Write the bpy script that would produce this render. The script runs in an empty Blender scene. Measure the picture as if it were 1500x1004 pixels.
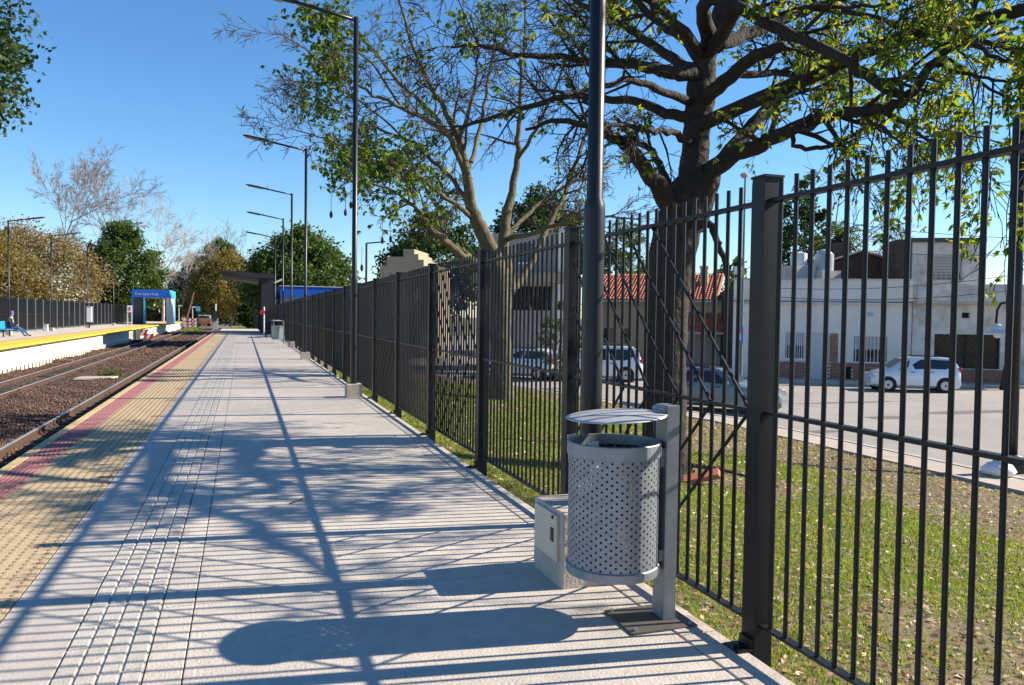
import bpy, math, random
import numpy as np
from mathutils import Vector, Matrix

# ------------------------------------------------------------------ camera, sky, sun, exposure
sc = bpy.context.scene
col = sc.collection
YAW, PITCH, ROLL, CAMZ = .3318, .033, .0138, 1.6
FPX, IW, IH = 1144.0, 1500.0, 1004.0
FWD = np.array([math.sin(YAW)*math.cos(PITCH), math.cos(YAW)*math.cos(PITCH), -math.sin(PITCH)])
_r = np.array([math.cos(YAW), -math.sin(YAW), 0.0])
_u = np.cross(_r, FWD)
RGT = _r*math.cos(ROLL) + _u*math.sin(ROLL)
UPV = -_r*math.sin(ROLL) + _u*math.cos(ROLL)
cd = bpy.data.cameras.new("camera")
cam = bpy.data.objects.new("camera", cd)
col.objects.link(cam)
cd.sensor_fit = 'HORIZONTAL'
cd.sensor_width = 36.0
cd.lens = FPX/IW*36.0
cd.clip_start = .05
cd.clip_end = 3000
m = Matrix.Identity(4)
for i in range(3):
    m[i][0] = RGT[i]; m[i][1] = UPV[i]; m[i][2] = -FWD[i]
m[2][3] = CAMZ
cam.matrix_world = m
sc.camera = cam

SUN = np.array([1.6, -.215, 1.0]); SUN /= np.linalg.norm(SUN)
w = bpy.data.worlds.new("World"); sc.world = w; w.use_nodes = True
nt = w.node_tree
bg = nt.nodes["Background"]
sky = nt.nodes.new("ShaderNodeTexSky"); sky.sky_type = 'NISHITA'
sky.sun_disc = False
sky.sun_elevation = math.asin(SUN[2])
sky.sun_rotation = math.atan2(SUN[0], SUN[1])
sky.air_density = 1.0; sky.dust_density = 0.0; sky.ozone_density = 5.0
hsv = nt.nodes.new("ShaderNodeHueSaturation"); hsv.inputs["Saturation"].default_value = 1.15
nt.links.new(sky.outputs[0], hsv.inputs["Color"])
nt.links.new(hsv.outputs[0], bg.inputs[0])
bg.inputs[1].default_value = .09
sl = bpy.data.lights.new("sun", 'SUN'); sl.energy = 5.0; sl.angle = math.radians(.55)
sl.color = (1.0, .885, .72)
so = bpy.data.objects.new("sun", sl); col.objects.link(so)
so.rotation_euler = Vector(SUN).to_track_quat('Z', 'Y').to_euler()
so.location = (20, -5, 30)
vs = sc.view_settings
vs.view_transform = 'Standard'; vs.look = 'None'; vs.exposure = 1.08; vs.gamma = 1.0
vs.use_curve_mapping = False
sc.render.engine = 'CYCLES'
sc.cycles.use_denoising = True
sc.cycles.max_bounces = 7
sc.cycles.transparent_max_bounces = 8
sc.cycles.sample_clamp_indirect = 6.0

rnd = random.Random(7)
R = math.radians

# ------------------------------------------------------------------ helpers
def at(px, py, t):
    """world point seen at a photograph pixel, t metres along the optical axis"""
    d = FWD + RGT*(px-IW/2)/FPX - UPV*(py-IH/2)/FPX
    return np.array([0, 0, CAMZ]) + d*t

def atz(px, py, z):
    d = FWD + RGT*(px-IW/2)/FPX - UPV*(py-IH/2)/FPX
    t = (z-CAMZ)/d[2]
    return np.array([0, 0, CAMZ]) + d*t

def pix(P):
    Q = np.asarray(P, float) - np.array([0, 0, CAMZ])
    dz = Q @ FWD
    return IW/2 + FPX*(Q @ RGT)/dz, IH/2 - FPX*(Q @ UPV)/dz

def unit(v):
    v = np.asarray(v, float); n = np.linalg.norm(v)
    return v/n if n > 1e-9 else v

def link(o, parent=None):
    col.objects.link(o)
    if parent is not None:
        o.parent = parent
    return o

def tag(o, label=None, cat=None, group=None, kind=None):
    if label: o['label'] = label
    if cat: o['category'] = cat
    if group: o['group'] = group
    if kind: o['kind'] = kind
    return o

def thing(name, label, cat, loc=(0, 0, 0), rz=0, group=None, kind=None):
    o = bpy.data.objects.new(name, None); col.objects.link(o)
    o.empty_display_size = .2
    o.location = Vector(tuple(float(a) for a in loc)); o.rotation_euler = (0, 0, rz)
    return tag(o, label, cat, group, kind)

def kids(o):
    return CH.get(o.name, [])

CH = {}
def reg(o, parent):
    if parent is not None:
        CH.setdefault(parent.name, []).append(o)

def copy_tree(o, parent=None):
    c = o.copy(); col.objects.link(c); c.parent = parent
    reg(c, parent)
    for ch in list(kids(o)):
        copy_tree(ch, c)
    return c

class MB:
    def __init__(s): s.v = []; s.f = []
    def add(s, vs, fs):
        b = len(s.v); s.v += [tuple(map(float, p)) for p in vs]
        s.f += [tuple(b+i for i in f) for f in fs]
        return s
    def box(s, x0, y0, z0, x1, y1, z1):
        return s.add([(x0,y0,z0),(x1,y0,z0),(x1,y1,z0),(x0,y1,z0),(x0,y0,z1),(x1,y0,z1),(x1,y1,z1),(x0,y1,z1)],
                     [(0,3,2,1),(4,5,6,7),(0,1,5,4),(1,2,6,5),(2,3,7,6),(3,0,4,7)])
    def obox(s, o, u, v, w):
        """box spanned from corner o by vectors u, v, w"""
        o, u, v, w = (np.asarray(a, float) for a in (o, u, v, w))
        P = [o, o+u, o+u+v, o+v, o+w, o+u+w, o+u+v+w, o+v+w]
        fs = [(0,3,2,1),(4,5,6,7),(0,1,5,4),(1,2,6,5),(2,3,7,6),(3,0,4,7)]
        if np.dot(np.cross(u, v), w) < 0: fs = [f[::-1] for f in fs]
        return s.add(P, fs)
    def cbox(s, cx, cy, cz, sx, sy, sz):
        return s.box(cx-sx/2, cy-sy/2, cz-sz/2, cx+sx/2, cy+sy/2, cz+sz/2)
    def bar(s, p, q, wid, hgt, up=(0, 0, 1)):
        p, q = np.asarray(p, float), np.asarray(q, float)
        d = unit(q-p); a = np.cross(d, up)
        if np.linalg.norm(a) < 1e-4: a = np.cross(d, (1, 0, 0))
        a = unit(a); b = unit(np.cross(a, d))
        return s.obox(p-a*wid/2-b*hgt/2, q-p, a*wid, b*hgt)
    def tube(s, pts, rad, n=8, cap=True):
        pts = np.asarray(pts, float)
        if np.isscalar(rad): rad = [rad]*len(pts)
        b = len(s.v); N = None; out = []
        ang = np.arange(n)*2*math.pi/n; ca, sa = np.cos(ang), np.sin(ang)
        for i in range(len(pts)):
            d = unit(pts[min(i+1, len(pts)-1)] - pts[max(i-1, 0)])
            if N is None:
                N = np.cross(d, (0, 0, 1))
                if np.linalg.norm(N) < .05: N = np.cross(d, (0, 1, 0))
                N = unit(N)
            else:
                N = unit(N - d*np.dot(N, d))
            B = np.cross(d, N)
            ring = pts[i] + rad[i]*(np.outer(ca, N) + np.outer(sa, B))
            out.append(ring)
        s.v += [tuple(p) for p in np.concatenate(out).tolist()]
        for i in range(len(pts)-1):
            for k in range(n):
                k2 = (k+1) % n
                s.f.append((b+i*n+k, b+i*n+k2, b+(i+1)*n+k2, b+(i+1)*n+k))
        if cap:
            s.f.append(tuple(b+k for k in range(n))[::-1])
            e = b+(len(pts)-1)*n
            s.f.append(tuple(e+k for k in range(n)))
        return s
    def lathe(s, prof, n=24, o=(0, 0, 0), capb=False, capt=False):
        b = len(s.v)
        for r_, z in prof:
            for k in range(n):
                a = 2*math.pi*k/n
                s.v.append((o[0]+r_*math.cos(a), o[1]+r_*math.sin(a), o[2]+z))
        for i in range(len(prof)-1):
            for k in range(n):
                k2 = (k+1) % n
                s.f.append((b+i*n+k, b+i*n+k2, b+(i+1)*n+k2, b+(i+1)*n+k))
        if capb: s.f.append(tuple(b+k for k in range(n))[::-1])
        if capt:
            e = b+(len(prof)-1)*n
            s.f.append(tuple(e+k for k in range(n)))
        return s
    def prism(s, pts, ext):
        """closed outline pts (3-D, planar) pushed along ext"""
        pts = [np.asarray(p, float) for p in pts]; e = np.asarray(ext, float); n = len(pts)
        nrm = sum((np.cross(pts[i], pts[(i+1) % n]) for i in range(n)), np.zeros(3))
        if np.dot(nrm, e) > 0: pts = pts[::-1]
        return s.add(pts+[p+e for p in pts],
                     [tuple(range(n)), tuple(range(2*n-1, n-1, -1))] +
                     [(i, n+i, n+(i+1) % n, (i+1) % n) for i in range(n)])
    def mesh(s, name, off=None, smooth=False):
        me = bpy.data.meshes.new(name)
        V = s.v
        if off is not None:
            V = (np.asarray(V, float) - np.asarray(off, float)).tolist()
        me.from_pydata(V, [], s.f); me.update()
        if smooth: me.shade_smooth()
        return me
    def build(s, name, mat, parent=None, smooth=False, bevel=0, world=True):
        off = None
        if parent is not None and world:
            off = np.array(parent.location)
            if parent.parent is not None: off = off + np.array(parent.parent.location)
        o = bpy.data.objects.new(name, s.mesh(name, off, smooth))
        if mat: o.data.materials.append(mat)
        link(o, parent); reg(o, parent)
        if bevel:
            b = o.modifiers.new("bevel", 'BEVEL'); b.width = bevel; b.segments = 2; b.limit_method = 'ANGLE'
        return o

def inst(me, name, loc, parent=None, rz=0, scale=None):
    o = bpy.data.objects.new(name, me)
    if parent is not None:
        loc = tuple(np.asarray(loc, float) - np.array(parent.location))
    o.location = Vector(tuple(float(a) for a in loc)); o.rotation_euler = (0, 0, rz)
    if scale: o.scale = scale
    link(o, parent); reg(o, parent)
    return o

def np_mesh(name, V, nper, mat, parent=None):
    """V: (N, nper, 3) -> one polygon each"""
    V = np.asarray(V, np.float32); N = V.shape[0]
    me = bpy.data.meshes.new(name)
    if parent is not None: V = V - np.array(parent.location, dtype=np.float32)
    me.vertices.add(N*nper); me.vertices.foreach_set("co", V.reshape(-1))
    me.loops.add(N*nper); me.loops.foreach_set("vertex_index", np.arange(N*nper, dtype=np.int32))
    me.polygons.add(N)
    me.polygons.foreach_set("loop_start", np.arange(0, N*nper, nper, dtype=np.int32))
    me.update(calc_edges=True); me.validate()
    if mat: me.materials.append(mat)
    o = bpy.data.objects.new(name, me); link(o, parent); reg(o, parent)
    return o

def np_solid(name, T, F, P, S, ROT, mat, parent=None):
    """template verts T, faces F (equal length), copied at P with scale S (N,3) and rotation matrices"""
    T = np.asarray(T, float); F = np.asarray(F, np.int32); N = len(P)
    V = np.einsum('nij,nkj->nki', ROT, T[None]*S[:, None, :]) + P[:, None, :]
    if parent is not None: V = V - np.array(parent.location)
    me = bpy.data.meshes.new(name)
    nv, nf, k = len(T), len(F), F.shape[1]
    me.vertices.add(N*nv); me.vertices.foreach_set("co", V.astype(np.float32).reshape(-1))
    idx = (F[None] + (np.arange(N)*nv)[:, None, None]).astype(np.int32).reshape(-1)
    me.loops.add(N*nf*k); me.loops.foreach_set("vertex_index", idx)
    me.polygons.add(N*nf); me.polygons.foreach_set("loop_start", np.arange(0, N*nf*k, k, dtype=np.int32))
    me.update(calc_edges=True)
    if mat: me.materials.append(mat)
    o = bpy.data.objects.new(name, me); link(o, parent); reg(o, parent)
    return o

def rot_rand(g, N):
    q = g.normal(size=(N, 4)); q /= np.linalg.norm(q, axis=1)[:, None]
    a, b, c, d = q.T
    return np.stack([np.stack([1-2*(c*c+d*d), 2*(b*c-a*d), 2*(b*d+a*c)], 1),
                     np.stack([2*(b*c+a*d), 1-2*(b*b+d*d), 2*(c*d-a*b)], 1),
                     np.stack([2*(b*d-a*c), 2*(c*d+a*b), 1-2*(b*b+c*c)], 1)], 1)

# ------------------------------------------------------------------ materials
def M(name, c, rough=.8, metal=0, var=.15, scale=4., stain=0, stain_scale=.7, stain_col=None,
      bump=0, bscale=40., island=0, spec=.4, detail=6, coat=0, bdist=.01, speck=0):
    mt = bpy.data.materials.new(name); mt.use_nodes = True
    n = mt.node_tree; N = n.nodes; L = n.links
    b = N["Principled BSDF"]
    b.inputs["Roughness"].default_value = rough
    b.inputs["Metallic"].default_value = metal
    b.inputs["Specular IOR Level"].default_value = spec
    b.inputs["Coat Weight"].default_value = coat
    g = N.new("ShaderNodeNewGeometry")
    nz = N.new("ShaderNodeTexNoise"); nz.inputs["Scale"].default_value = scale
    nz.inputs["Detail"].default_value = detail; nz.inputs["Roughness"].default_value = .62
    L.new(g.outputs["Position"], nz.inputs["Vector"])
    cr = N.new("ShaderNodeMapRange")
    cr.inputs[1].default_value = .25; cr.inputs[2].default_value = .75
    cr.inputs[3].default_value = 1-var; cr.inputs[4].default_value = 1+var
    L.new(nz.outputs["Fac"], cr.inputs[0])
    val = cr.outputs[0]
    if island:
        ir = N.new("ShaderNodeMapRange"); ir.inputs[3].default_value = 1-island; ir.inputs[4].default_value = 1+island
        L.new(g.outputs["Random Per Island"], ir.inputs[0])
        mm = N.new("ShaderNodeMath"); mm.operation = 'MULTIPLY'
        L.new(val, mm.inputs[0]); L.new(ir.outputs[0], mm.inputs[1]); val = mm.outputs[0]
    vm = N.new("ShaderNodeVectorMath"); vm.operation = 'SCALE'
    vm.inputs[0].default_value = c[:3]
    L.new(val, vm.inputs["Scale"])
    out = vm.outputs[0]
    if stain:
        n2 = N.new("ShaderNodeTexNoise"); n2.inputs["Scale"].default_value = stain_scale
        n2.inputs["Detail"].default_value = 8; n2.inputs["Roughness"].default_value = .7
        L.new(g.outputs["Position"], n2.inputs["Vector"])
        r2 = N.new("ShaderNodeMapRange"); r2.inputs[1].default_value = .45; r2.inputs[2].default_value = .7
        r2.inputs[3].default_value = 0; r2.inputs[4].default_value = stain
        L.new(n2.outputs["Fac"], r2.inputs[0])
        mx = N.new("ShaderNodeMix"); mx.data_type = 'RGBA'
        sc_ = stain_col or tuple(x*.45 for x in c[:3])
        mx.inputs[7].default_value = (*sc_[:3], 1)
        L.new(r2.outputs[0], mx.inputs[0]); L.new(out, mx.inputs[6]); out = mx.outputs[2]
    if speck:
        # small dark gum marks and pits, and broad grey traffic wear
        vo = N.new("ShaderNodeTexVoronoi"); vo.inputs["Scale"].default_value = 5.5; vo.inputs["Randomness"].default_value = 1
        L.new(g.outputs["Position"], vo.inputs["Vector"])
        r4 = N.new("ShaderNodeMapRange"); r4.inputs[1].default_value = .035; r4.inputs[2].default_value = .10
        r4.inputs[3].default_value = speck; r4.inputs[4].default_value = 0
        L.new(vo.outputs["Distance"], r4.inputs[0])
        m4 = N.new("ShaderNodeMix"); m4.data_type = 'RGBA'; m4.inputs[7].default_value = (.16, .145, .13, 1)
        L.new(r4.outputs[0], m4.inputs[0]); L.new(out, m4.inputs[6]); out = m4.outputs[2]
        n5 = N.new("ShaderNodeTexNoise"); n5.inputs["Scale"].default_value = .35; n5.inputs["Detail"].default_value = 9; n5.inputs["Roughness"].default_value = .75
        L.new(g.outputs["Position"], n5.inputs["Vector"])
        r5 = N.new("ShaderNodeMapRange"); r5.inputs[1].default_value = .42; r5.inputs[2].default_value = .68; r5.inputs[3].default_value = 0; r5.inputs[4].default_value = .55
        L.new(n5.outputs["Fac"], r5.inputs[0])
        m5 = N.new("ShaderNodeMix"); m5.data_type = 'RGBA'; m5.inputs[7].default_value = (.33, .305, .285, 1)
        L.new(r5.outputs[0], m5.inputs[0]); L.new(out, m5.inputs[6]); out = m5.outputs[2]
    L.new(out, b.inputs["Base Color"])
    if bump:
        n3 = N.new("ShaderNodeTexNoise"); n3.inputs["Scale"].default_value = bscale
        n3.inputs["Detail"].default_value = 4
        L.new(g.outputs["Position"], n3.inputs["Vector"])
        bp = N.new("ShaderNodeBump"); bp.inputs["Strength"].default_value = bump; bp.inputs["Distance"].default_value = bdist
        L.new(n3.outputs["Fac"], bp.inputs["Height"]); L.new(bp.outputs[0], b.inputs["Normal"])
    return mt

def LEAF(name, cols, trans=.45, rough=.55):
    mt = bpy.data.materials.new(name); mt.use_nodes = True
    n = mt.node_tree; N = n.nodes; L = n.links
    b = N["Principled BSDF"]; b.inputs["Roughness"].default_value = rough
    b.inputs["Specular IOR Level"].default_value = .3
    g = N.new("ShaderNodeNewGeometry")
    cr = N.new("ShaderNodeValToRGB"); e = cr.color_ramp.elements
    for i, c in enumerate(cols):
        p = i/(len(cols)-1)
        el = e[i] if i < 2 else e.new(p)
        el.position = p; el.color = (*c, 1)
    L.new(g.outputs["Random Per Island"], cr.inputs[0])
    tr = N.new("ShaderNodeBsdfTranslucent")
    tm = N.new("ShaderNodeMix"); tm.data_type = 'RGBA'; tm.blend_type = 'MULTIPLY'; tm.inputs[0].default_value = 1
    tm.inputs[7].default_value = (1.5, 1.55, .75, 1)
    L.new(cr.outputs[0], tm.inputs[6]); L.new(tm.outputs[2], tr.inputs[0])
    L.new(cr.outputs[0], b.inputs["Base Color"])
    ms = N.new("ShaderNodeMixShader"); ms.inputs[0].default_value = trans
    L.new(b.outputs[0], ms.inputs[1]); L.new(tr.outputs[0], ms.inputs[2])
    L.new(ms.outputs[0], N["Material Output"].inputs[0])
    return mt

def GLASS(name, c=(.02, .025, .03), rough=.06):
    return M(name, c, rough=rough, var=.1, scale=1.5, spec=.6)

conc = M("deck_concrete", (.53, .475, .415), .85, var=.16, scale=9, stain=.5, stain_scale=1.3, stain_col=(.33, .31, .29), bump=.6, bscale=70, speck=.35)
conc_k = M("kerb_concrete", (.47, .42, .37), .88, var=.2, scale=12, stain=.5, stain_scale=2.2, bump=.5, bscale=60)
conc_d = M("plinth_concrete", (.46, .40, .335), .9, var=.16, scale=10, stain=.45, stain_scale=4, stain_col=(.27, .24, .21), bump=.7, bscale=55)
margin_c = M("smooth_margin_concrete", (.45, .41, .37), .8, var=.12, scale=6, stain=.3, stain_scale=2, bump=.3, bscale=60)
guide_c = M("guide_tile_concrete", (.46, .43, .39), .8, var=.16, scale=14, stain=.5, stain_scale=5, stain_col=(.26, .23, .2), bump=.4, bscale=80)
yel_t = M("yellow_tile", (.45, .345, .21), .8, var=.16, scale=7, stain=.55, stain_scale=2.5, stain_col=(.33, .26, .17), bump=.4, bscale=80)
mar_t = M("maroon_tile", (.29, .125, .13), .8, var=.18, scale=8, stain=.4, stain_scale=2.5, stain_col=(.2, .12, .11), bump=.4, bscale=80)
edge_y = M("faded_edge_yellow", (.50, .38, .17), .85, var=.2, scale=10, stain=.8, stain_scale=3, stain_col=(.33, .29, .22), bump=.4)
opp_y = M("fresh_yellow_paint", (.64, .46, .05), .7, var=.08, scale=3, stain=.25, stain_scale=2, stain_col=(.6, .45, .12))
opp_w = M("limewashed_wall", (.70, .64, .52), .9, var=.08, scale=2, stain=.4, stain_scale=.9, stain_col=(.5, .43, .33))
blackp = M("black_gloss_paint", (.008, .0085, .011), .45, var=.25, scale=8, spec=.3, stain=.3, stain_scale=12, stain_col=(.018, .016, .015))
polep = M("dark_pole_paint", (.010, .011, .014), .38, var=.2, scale=6, spec=.4)
galv = M("galvanised_steel", (.27, .30, .335), .48, metal=.6, var=.14, scale=14, stain=.45, stain_scale=9, stain_col=(.19, .21, .23))
galv_lid = M("lid_steel", (.50, .52, .55), .5, metal=.5, var=.12, scale=9, stain=.4, stain_scale=14, stain_col=(.34, .36, .38))
beige_box = M("beige_enamel", (.60, .53, .40), .45, var=.06, scale=6, stain=.25, stain_scale=8, stain_col=(.36, .33, .27))
darkpl = M("black_plastic", (.015, .015, .016), .5, var=.1)
rust = M("rusty_steel", (.075, .042, .03), .85, var=.3, scale=15)
railtop = M("polished_rail_head", (.50, .50, .52), .42, metal=.55, var=.1)
sleeper_m = M("weathered_sleeper", (.11, .085, .066), .9, var=.3, scale=10, stain=.5, stain_scale=3)
stone_m = M("brown_ballast", (.125, .074, .053), .95, var=.3, scale=3, island=.7, stain=.4, stain_scale=.5, stain_col=(.10, .07, .055))
ballast_b = M("ballast_bed", (.07, .045, .034), .95, var=.4, scale=30, bump=1, bscale=25)
ground_m = M("dry_ground", (.16, .14, .08), .95, var=.3, scale=.5, stain=.6, stain_scale=.12, stain_col=(.08, .10, .035), bump=.5, bscale=8)
soil_m = M("lawn_soil", (.135, .098, .068), .95, var=.45, scale=11, stain=.5, stain_scale=1.4, stain_col=(.19, .15, .07), bump=.9, bscale=45)
asph = M("pale_worn_asphalt", (.30, .275, .25), .9, var=.16, scale=18, stain=.6, stain_scale=.5, stain_col=(.20, .185, .17), bump=.4, bscale=60)
walk_m = M("street_pavement", (.42, .365, .30), .9, var=.16, scale=4, stain=.5, stain_scale=1.2, stain_col=(.27, .235, .19), bump=.4, bscale=30)
bark1 = M("dark_rough_bark", (.034, .027, .022), .95, var=.45, scale=9, stain=.5, stain_scale=3, stain_col=(.06, .05, .04), bump=1, bscale=14, bdist=.05)
bark2 = M("olive_green_bark", (.115, .098, .052), .9, var=.25, scale=5, stain=.5, stain_scale=1.2, stain_col=(.06, .052, .036), bump=.8, bscale=10, bdist=.04)
bark_far = M("grey_bark", (.17, .14, .12), .95, var=.25, scale=2)
bark_tw2 = M("brown_twig_bark", (.085, .068, .052), .95, var=.3, scale=3)
bark_twig = M("pale_twig_bark", (.25, .21, .19), .95, var=.2, scale=2)
bark_pale = M("pale_bark", (.44, .38, .34), .95, var=.25, scale=2)
leaf1 = LEAF("yellow_green_leaf", [(.035, .085, .012), (.065, .13, .018), (.12, .19, .022), (.22, .25, .03), (.34, .26, .03)], .6)
leaf2 = LEAF("mid_green_leaf", [(.03, .07, .012), (.055, .115, .018), (.09, .155, .022), (.18, .21, .03)], .52)
leaf_dk = LEAF("dark_green_leaf", [(.012, .032, .008), (.022, .05, .012), (.04, .075, .016), (.06, .095, .02)], .35)
leaf_md = LEAF("fresh_green_leaf", [(.02, .05, .01), (.045, .085, .018), (.075, .12, .025), (.10, .14, .03)], .38)
leaf_br = LEAF("russet_leaf", [(.17, .12, .06), (.24, .165, .085), (.17, .15, .065), (.32, .22, .115)], .35)
leaf_or = LEAF("ochre_leaf", [(.14, .105, .03), (.21, .145, .045), (.13, .13, .035), (.26, .175, .06)], .35)
leaf_palm = LEAF("palm_leaf", [(.03, .06, .015), (.06, .09, .02), (.1, .12, .03)], .3)
grass_m = LEAF("grass_blade", [(.06, .135, .008), (.10, .19, .010), (.16, .245, .018), (.25, .28, .04), (.32, .27, .11)], .5)
litter_m = LEAF("dead_leaf", [(.20, .11, .06), (.36, .25, .13), (.52, .40, .25), (.60, .48, .34), (.28, .12, .07)], .2)
pod_m = M("seed_pod", (.05, .04, .025), .8)
white_wall = M("white_painted_wall", (.68, .65, .60), .9, var=.06, scale=1.5, stain=.35, stain_scale=.8, stain_col=(.48, .45, .41))
white_old = M("mouldy_white_wall", (.60, .57, .53), .9, var=.12, scale=2, stain=.85, stain_scale=1.1, stain_col=(.22, .21, .2))
beige_w = M("beige_render", (.36, .29, .20), .9, var=.1, scale=1.5, stain=.3, stain_scale=.8)
grey_w = M("pale_grey_render", (.32, .30, .28), .9, var=.08, scale=1.5, stain=.3, stain_scale=.8)
brick_m = M("red_brick", (.24, .105, .07), .9, var=.25, scale=12, island=.25)
mortar_m = M("mortar", (.30, .25, .21), .95, var=.15)
tile_r = M("red_roof_tile", (.42, .13, .075), .85, var=.2, scale=6, island=.25, stain=.3, stain_scale=.8, stain_col=(.25, .1, .07))
dark_in = M("dark_interior", (.02, .02, .022), .9)
shut_m = M("roller_shutter_grey", (.40, .40, .40), .6, var=.06, scale=3)
lattice_m = M("brown_lattice", (.13, .095, .055), .8, var=.2, scale=8)
metal_door = M("pale_metal_door", (.55, .55, .56), .5, var=.06)
brown_m = M("dark_brown_wall", (.075, .05, .04), .9, var=.3, scale=3, stain=.4, stain_scale=1)
roof_dark = M("dark_roof_felt", (.07, .07, .075), .9, var=.2)
white_p = M("white_paint", (.75, .75, .74), .6, var=.05)
red_p = M("red_paint", (.55, .03, .03), .5, var=.06)
blue_p = M("station_blue", (.012, .125, .58), .5, var=.06, scale=1)
cyan_p = M("station_cyan", (.05, .42, .66), .5, var=.06, scale=1)
grey_clad = M("grey_cladding", (.42, .44, .47), .6, var=.05, scale=1)
pink_w = M("pale_pillar_panel", (.68, .63, .66), .6, var=.05)
canopy_m = M("charcoal_cladding", (.03, .03, .036), .6, var=.15, scale=2)
seat_blue = M("blue_seat_plastic", (.02, .30, .68), .4, var=.05)
tyre_m = M("tyre_rubber", (.018, .018, .018), .9)
rim_m = M("wheel_rim", (.45, .46, .48), .35, metal=.8)
glass_m = GLASS("dark_window_glass")
tank_w = M("white_water_tank", (.66, .66, .67), .6, var=.06)
tank_g = M("grey_water_tank", (.36, .39, .42), .6, var=.08)
lens_m = M("lamp_lens", (.34, .30, .28), .4, var=.1)
wire_m = M("black_cable", (.012, .012, .013), .7)
skin_m = M("skin", (.45, .27, .2), .6, var=.05)
jacket_m = M("dark_jacket", (.022, .02, .028), .9, var=.2)
jeans_m = M("blue_jeans", (.045, .10, .22), .9, var=.2, scale=20)
purple_m = M("violet_knit", (.16, .09, .42), .9, var=.2, scale=20)
ltblue_m = M("light_blue_scarf", (.35, .46, .58), .9, var=.15, scale=15)

TAR = M('dark_tar', (.13, .12, .112), .9, var=.2, scale=14)
# ------------------------------------------------------------------ ground, road, lawn, ballast
g0 = np.random.default_rng(3)
def sheet(name, pts, z, mat, label=None):
    mb = MB(); n = len(pts)
    mb.add([(x, y, z if np.isscalar(z) else z[i]) for i, (x, y) in enumerate(pts)], [tuple(range(n))])
    o = mb.build(name, mat)
    return tag(o, kind='structure')

sheet("ground", [(-900, -200), (900, -200), (900, 1600), (-900, 1600)], -1.50, ground_m)
sheet("road", [(13.4, -20), (120, -20), (120, 110), (2.9, 110), (2.9, 36), (11.6, 29.0), (13.4, 20)], -1.30, asph)

for (px_, py_, w_, d_) in ((1178, 634, 1.6, .35), (1420, 604, 2.4, .5), (1300, 612, 1.0, .4), (1240, 590, 3.0, .25)):
    c = atz(px_, py_, -1.3)
    mbp = MB(); nn = 14
    mbp.add([(c[0]+w_*math.cos(6.283*q/nn)*rnd.uniform(.6, 1), c[1]+d_*math.sin(6.283*q/nn)*rnd.uniform(.6, 1), -1.296) for q in range(nn)], [tuple(range(nn))])
    tag(mbp.build("tar_patch", TAR), kind='structure')
LX0, LX1 = 2.302, 12.25
def lawn_z(x, y):
    x = np.asarray(x, float); y = np.asarray(y, float)
    t = np.clip((x-LX0)/(LX1-LX0), 0, 1)
    return -.16 - 1.06*t**.92 + .03*np.sin(x*1.7+y*.9)*np.sin(y*1.3-x*.4)
def lawn_far(x):
    return np.interp(x, [2.4, 9.8, 12.25], [35.0, 27.0, 18.5])
nx, ny = 50, 110
V = []; F = []
for j in range(ny+1):
    for i in range(nx+1):
        x = LX0 + (LX1-LX0)*i/nx
        y = -6 + (lawn_far(x)+6)*j/ny
        V.append((x, y, float(lawn_z(x, y))))
for j in range(ny):
    for i in range(nx):
        a = j*(nx+1)+i; F.append((a, a+1, a+nx+2, a+nx+1))
mb = MB(); mb.add(V, F); lawn = mb.build("lawn_ground", soil_m, smooth=True); tag(lawn, kind='structure')

# pavement strip + kerb along the street side of the lawn
def strip(name, line, wid, z0, z1, mat, parent=None):
    mb = MB()
    for (a, b) in zip(line[:-1], line[1:]):
        a, b = np.array(a), np.array(b); d = unit(b-a); nrm = np.array([d[1], -d[0]])
        mb.prism([(*a, z0), (*b, z0), (*(b+nrm*wid), z0), (*(a+nrm*wid), z0)], (0, 0, z1-z0))
    return mb.build(name, mat, parent)
edge_line = [(12.25, -6), (12.25, 18.6), (9.8, 27.1), (2.4, 35.1)]
pv = sheet("street_pavement", [(12.26, -6), (13.26, -6), (13.26, 18.8), (10.65, 28.1), (2.9, 36.0), (2.46, 35.1), (9.8, 27.1), (12.26, 18.5)], -1.20, walk_m)
k = strip("kerb", [(13.26, -6), (13.26, 18.8), (10.65, 28.1), (2.9, 36.1)], .14, -1.5, -1.185, conc_k); tag(k, kind='structure')
k = strip("lawn_edging", [(12.18, -6), (12.18, 18.45), (9.75, 27.0), (2.4, 35.0)], .08, -1.5, -1.16, conc_k); tag(k, kind='structure')
# pavement in front of the houses
hu = unit([.945, -.326, 0]); hn = np.array([-hu[1]*-1*-1, 0, 0])
hn = unit([-.326, -.945, 0])

# ballast bed
V = []; F = []
xs = np.linspace(-9.95, -2.30, 26); ys = np.concatenate([np.linspace(-10, 60, 140), np.linspace(61, 240, 90)])
for y in ys:
    for x in xs:
        z = -1.20 + .05*math.sin(x*2.1)*math.sin(y*.6) + .03*math.sin(y*2.3+x*3)
        if -7.0 < x < -4.3: z += .05
        if x > -2.9: z -= .10
        if x < -8.5: z -= .03
        V.append((x, y, z))
n = len(xs)
for j in range(len(ys)-1):
    for i in range(n-1):
        a = j*n+i; F.append((a, a+1, a+n+1, a+n))
mb = MB(); mb.add(V, F); bb = mb.build("ballast_bed", ballast_b); tag(bb, kind='structure')

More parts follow.
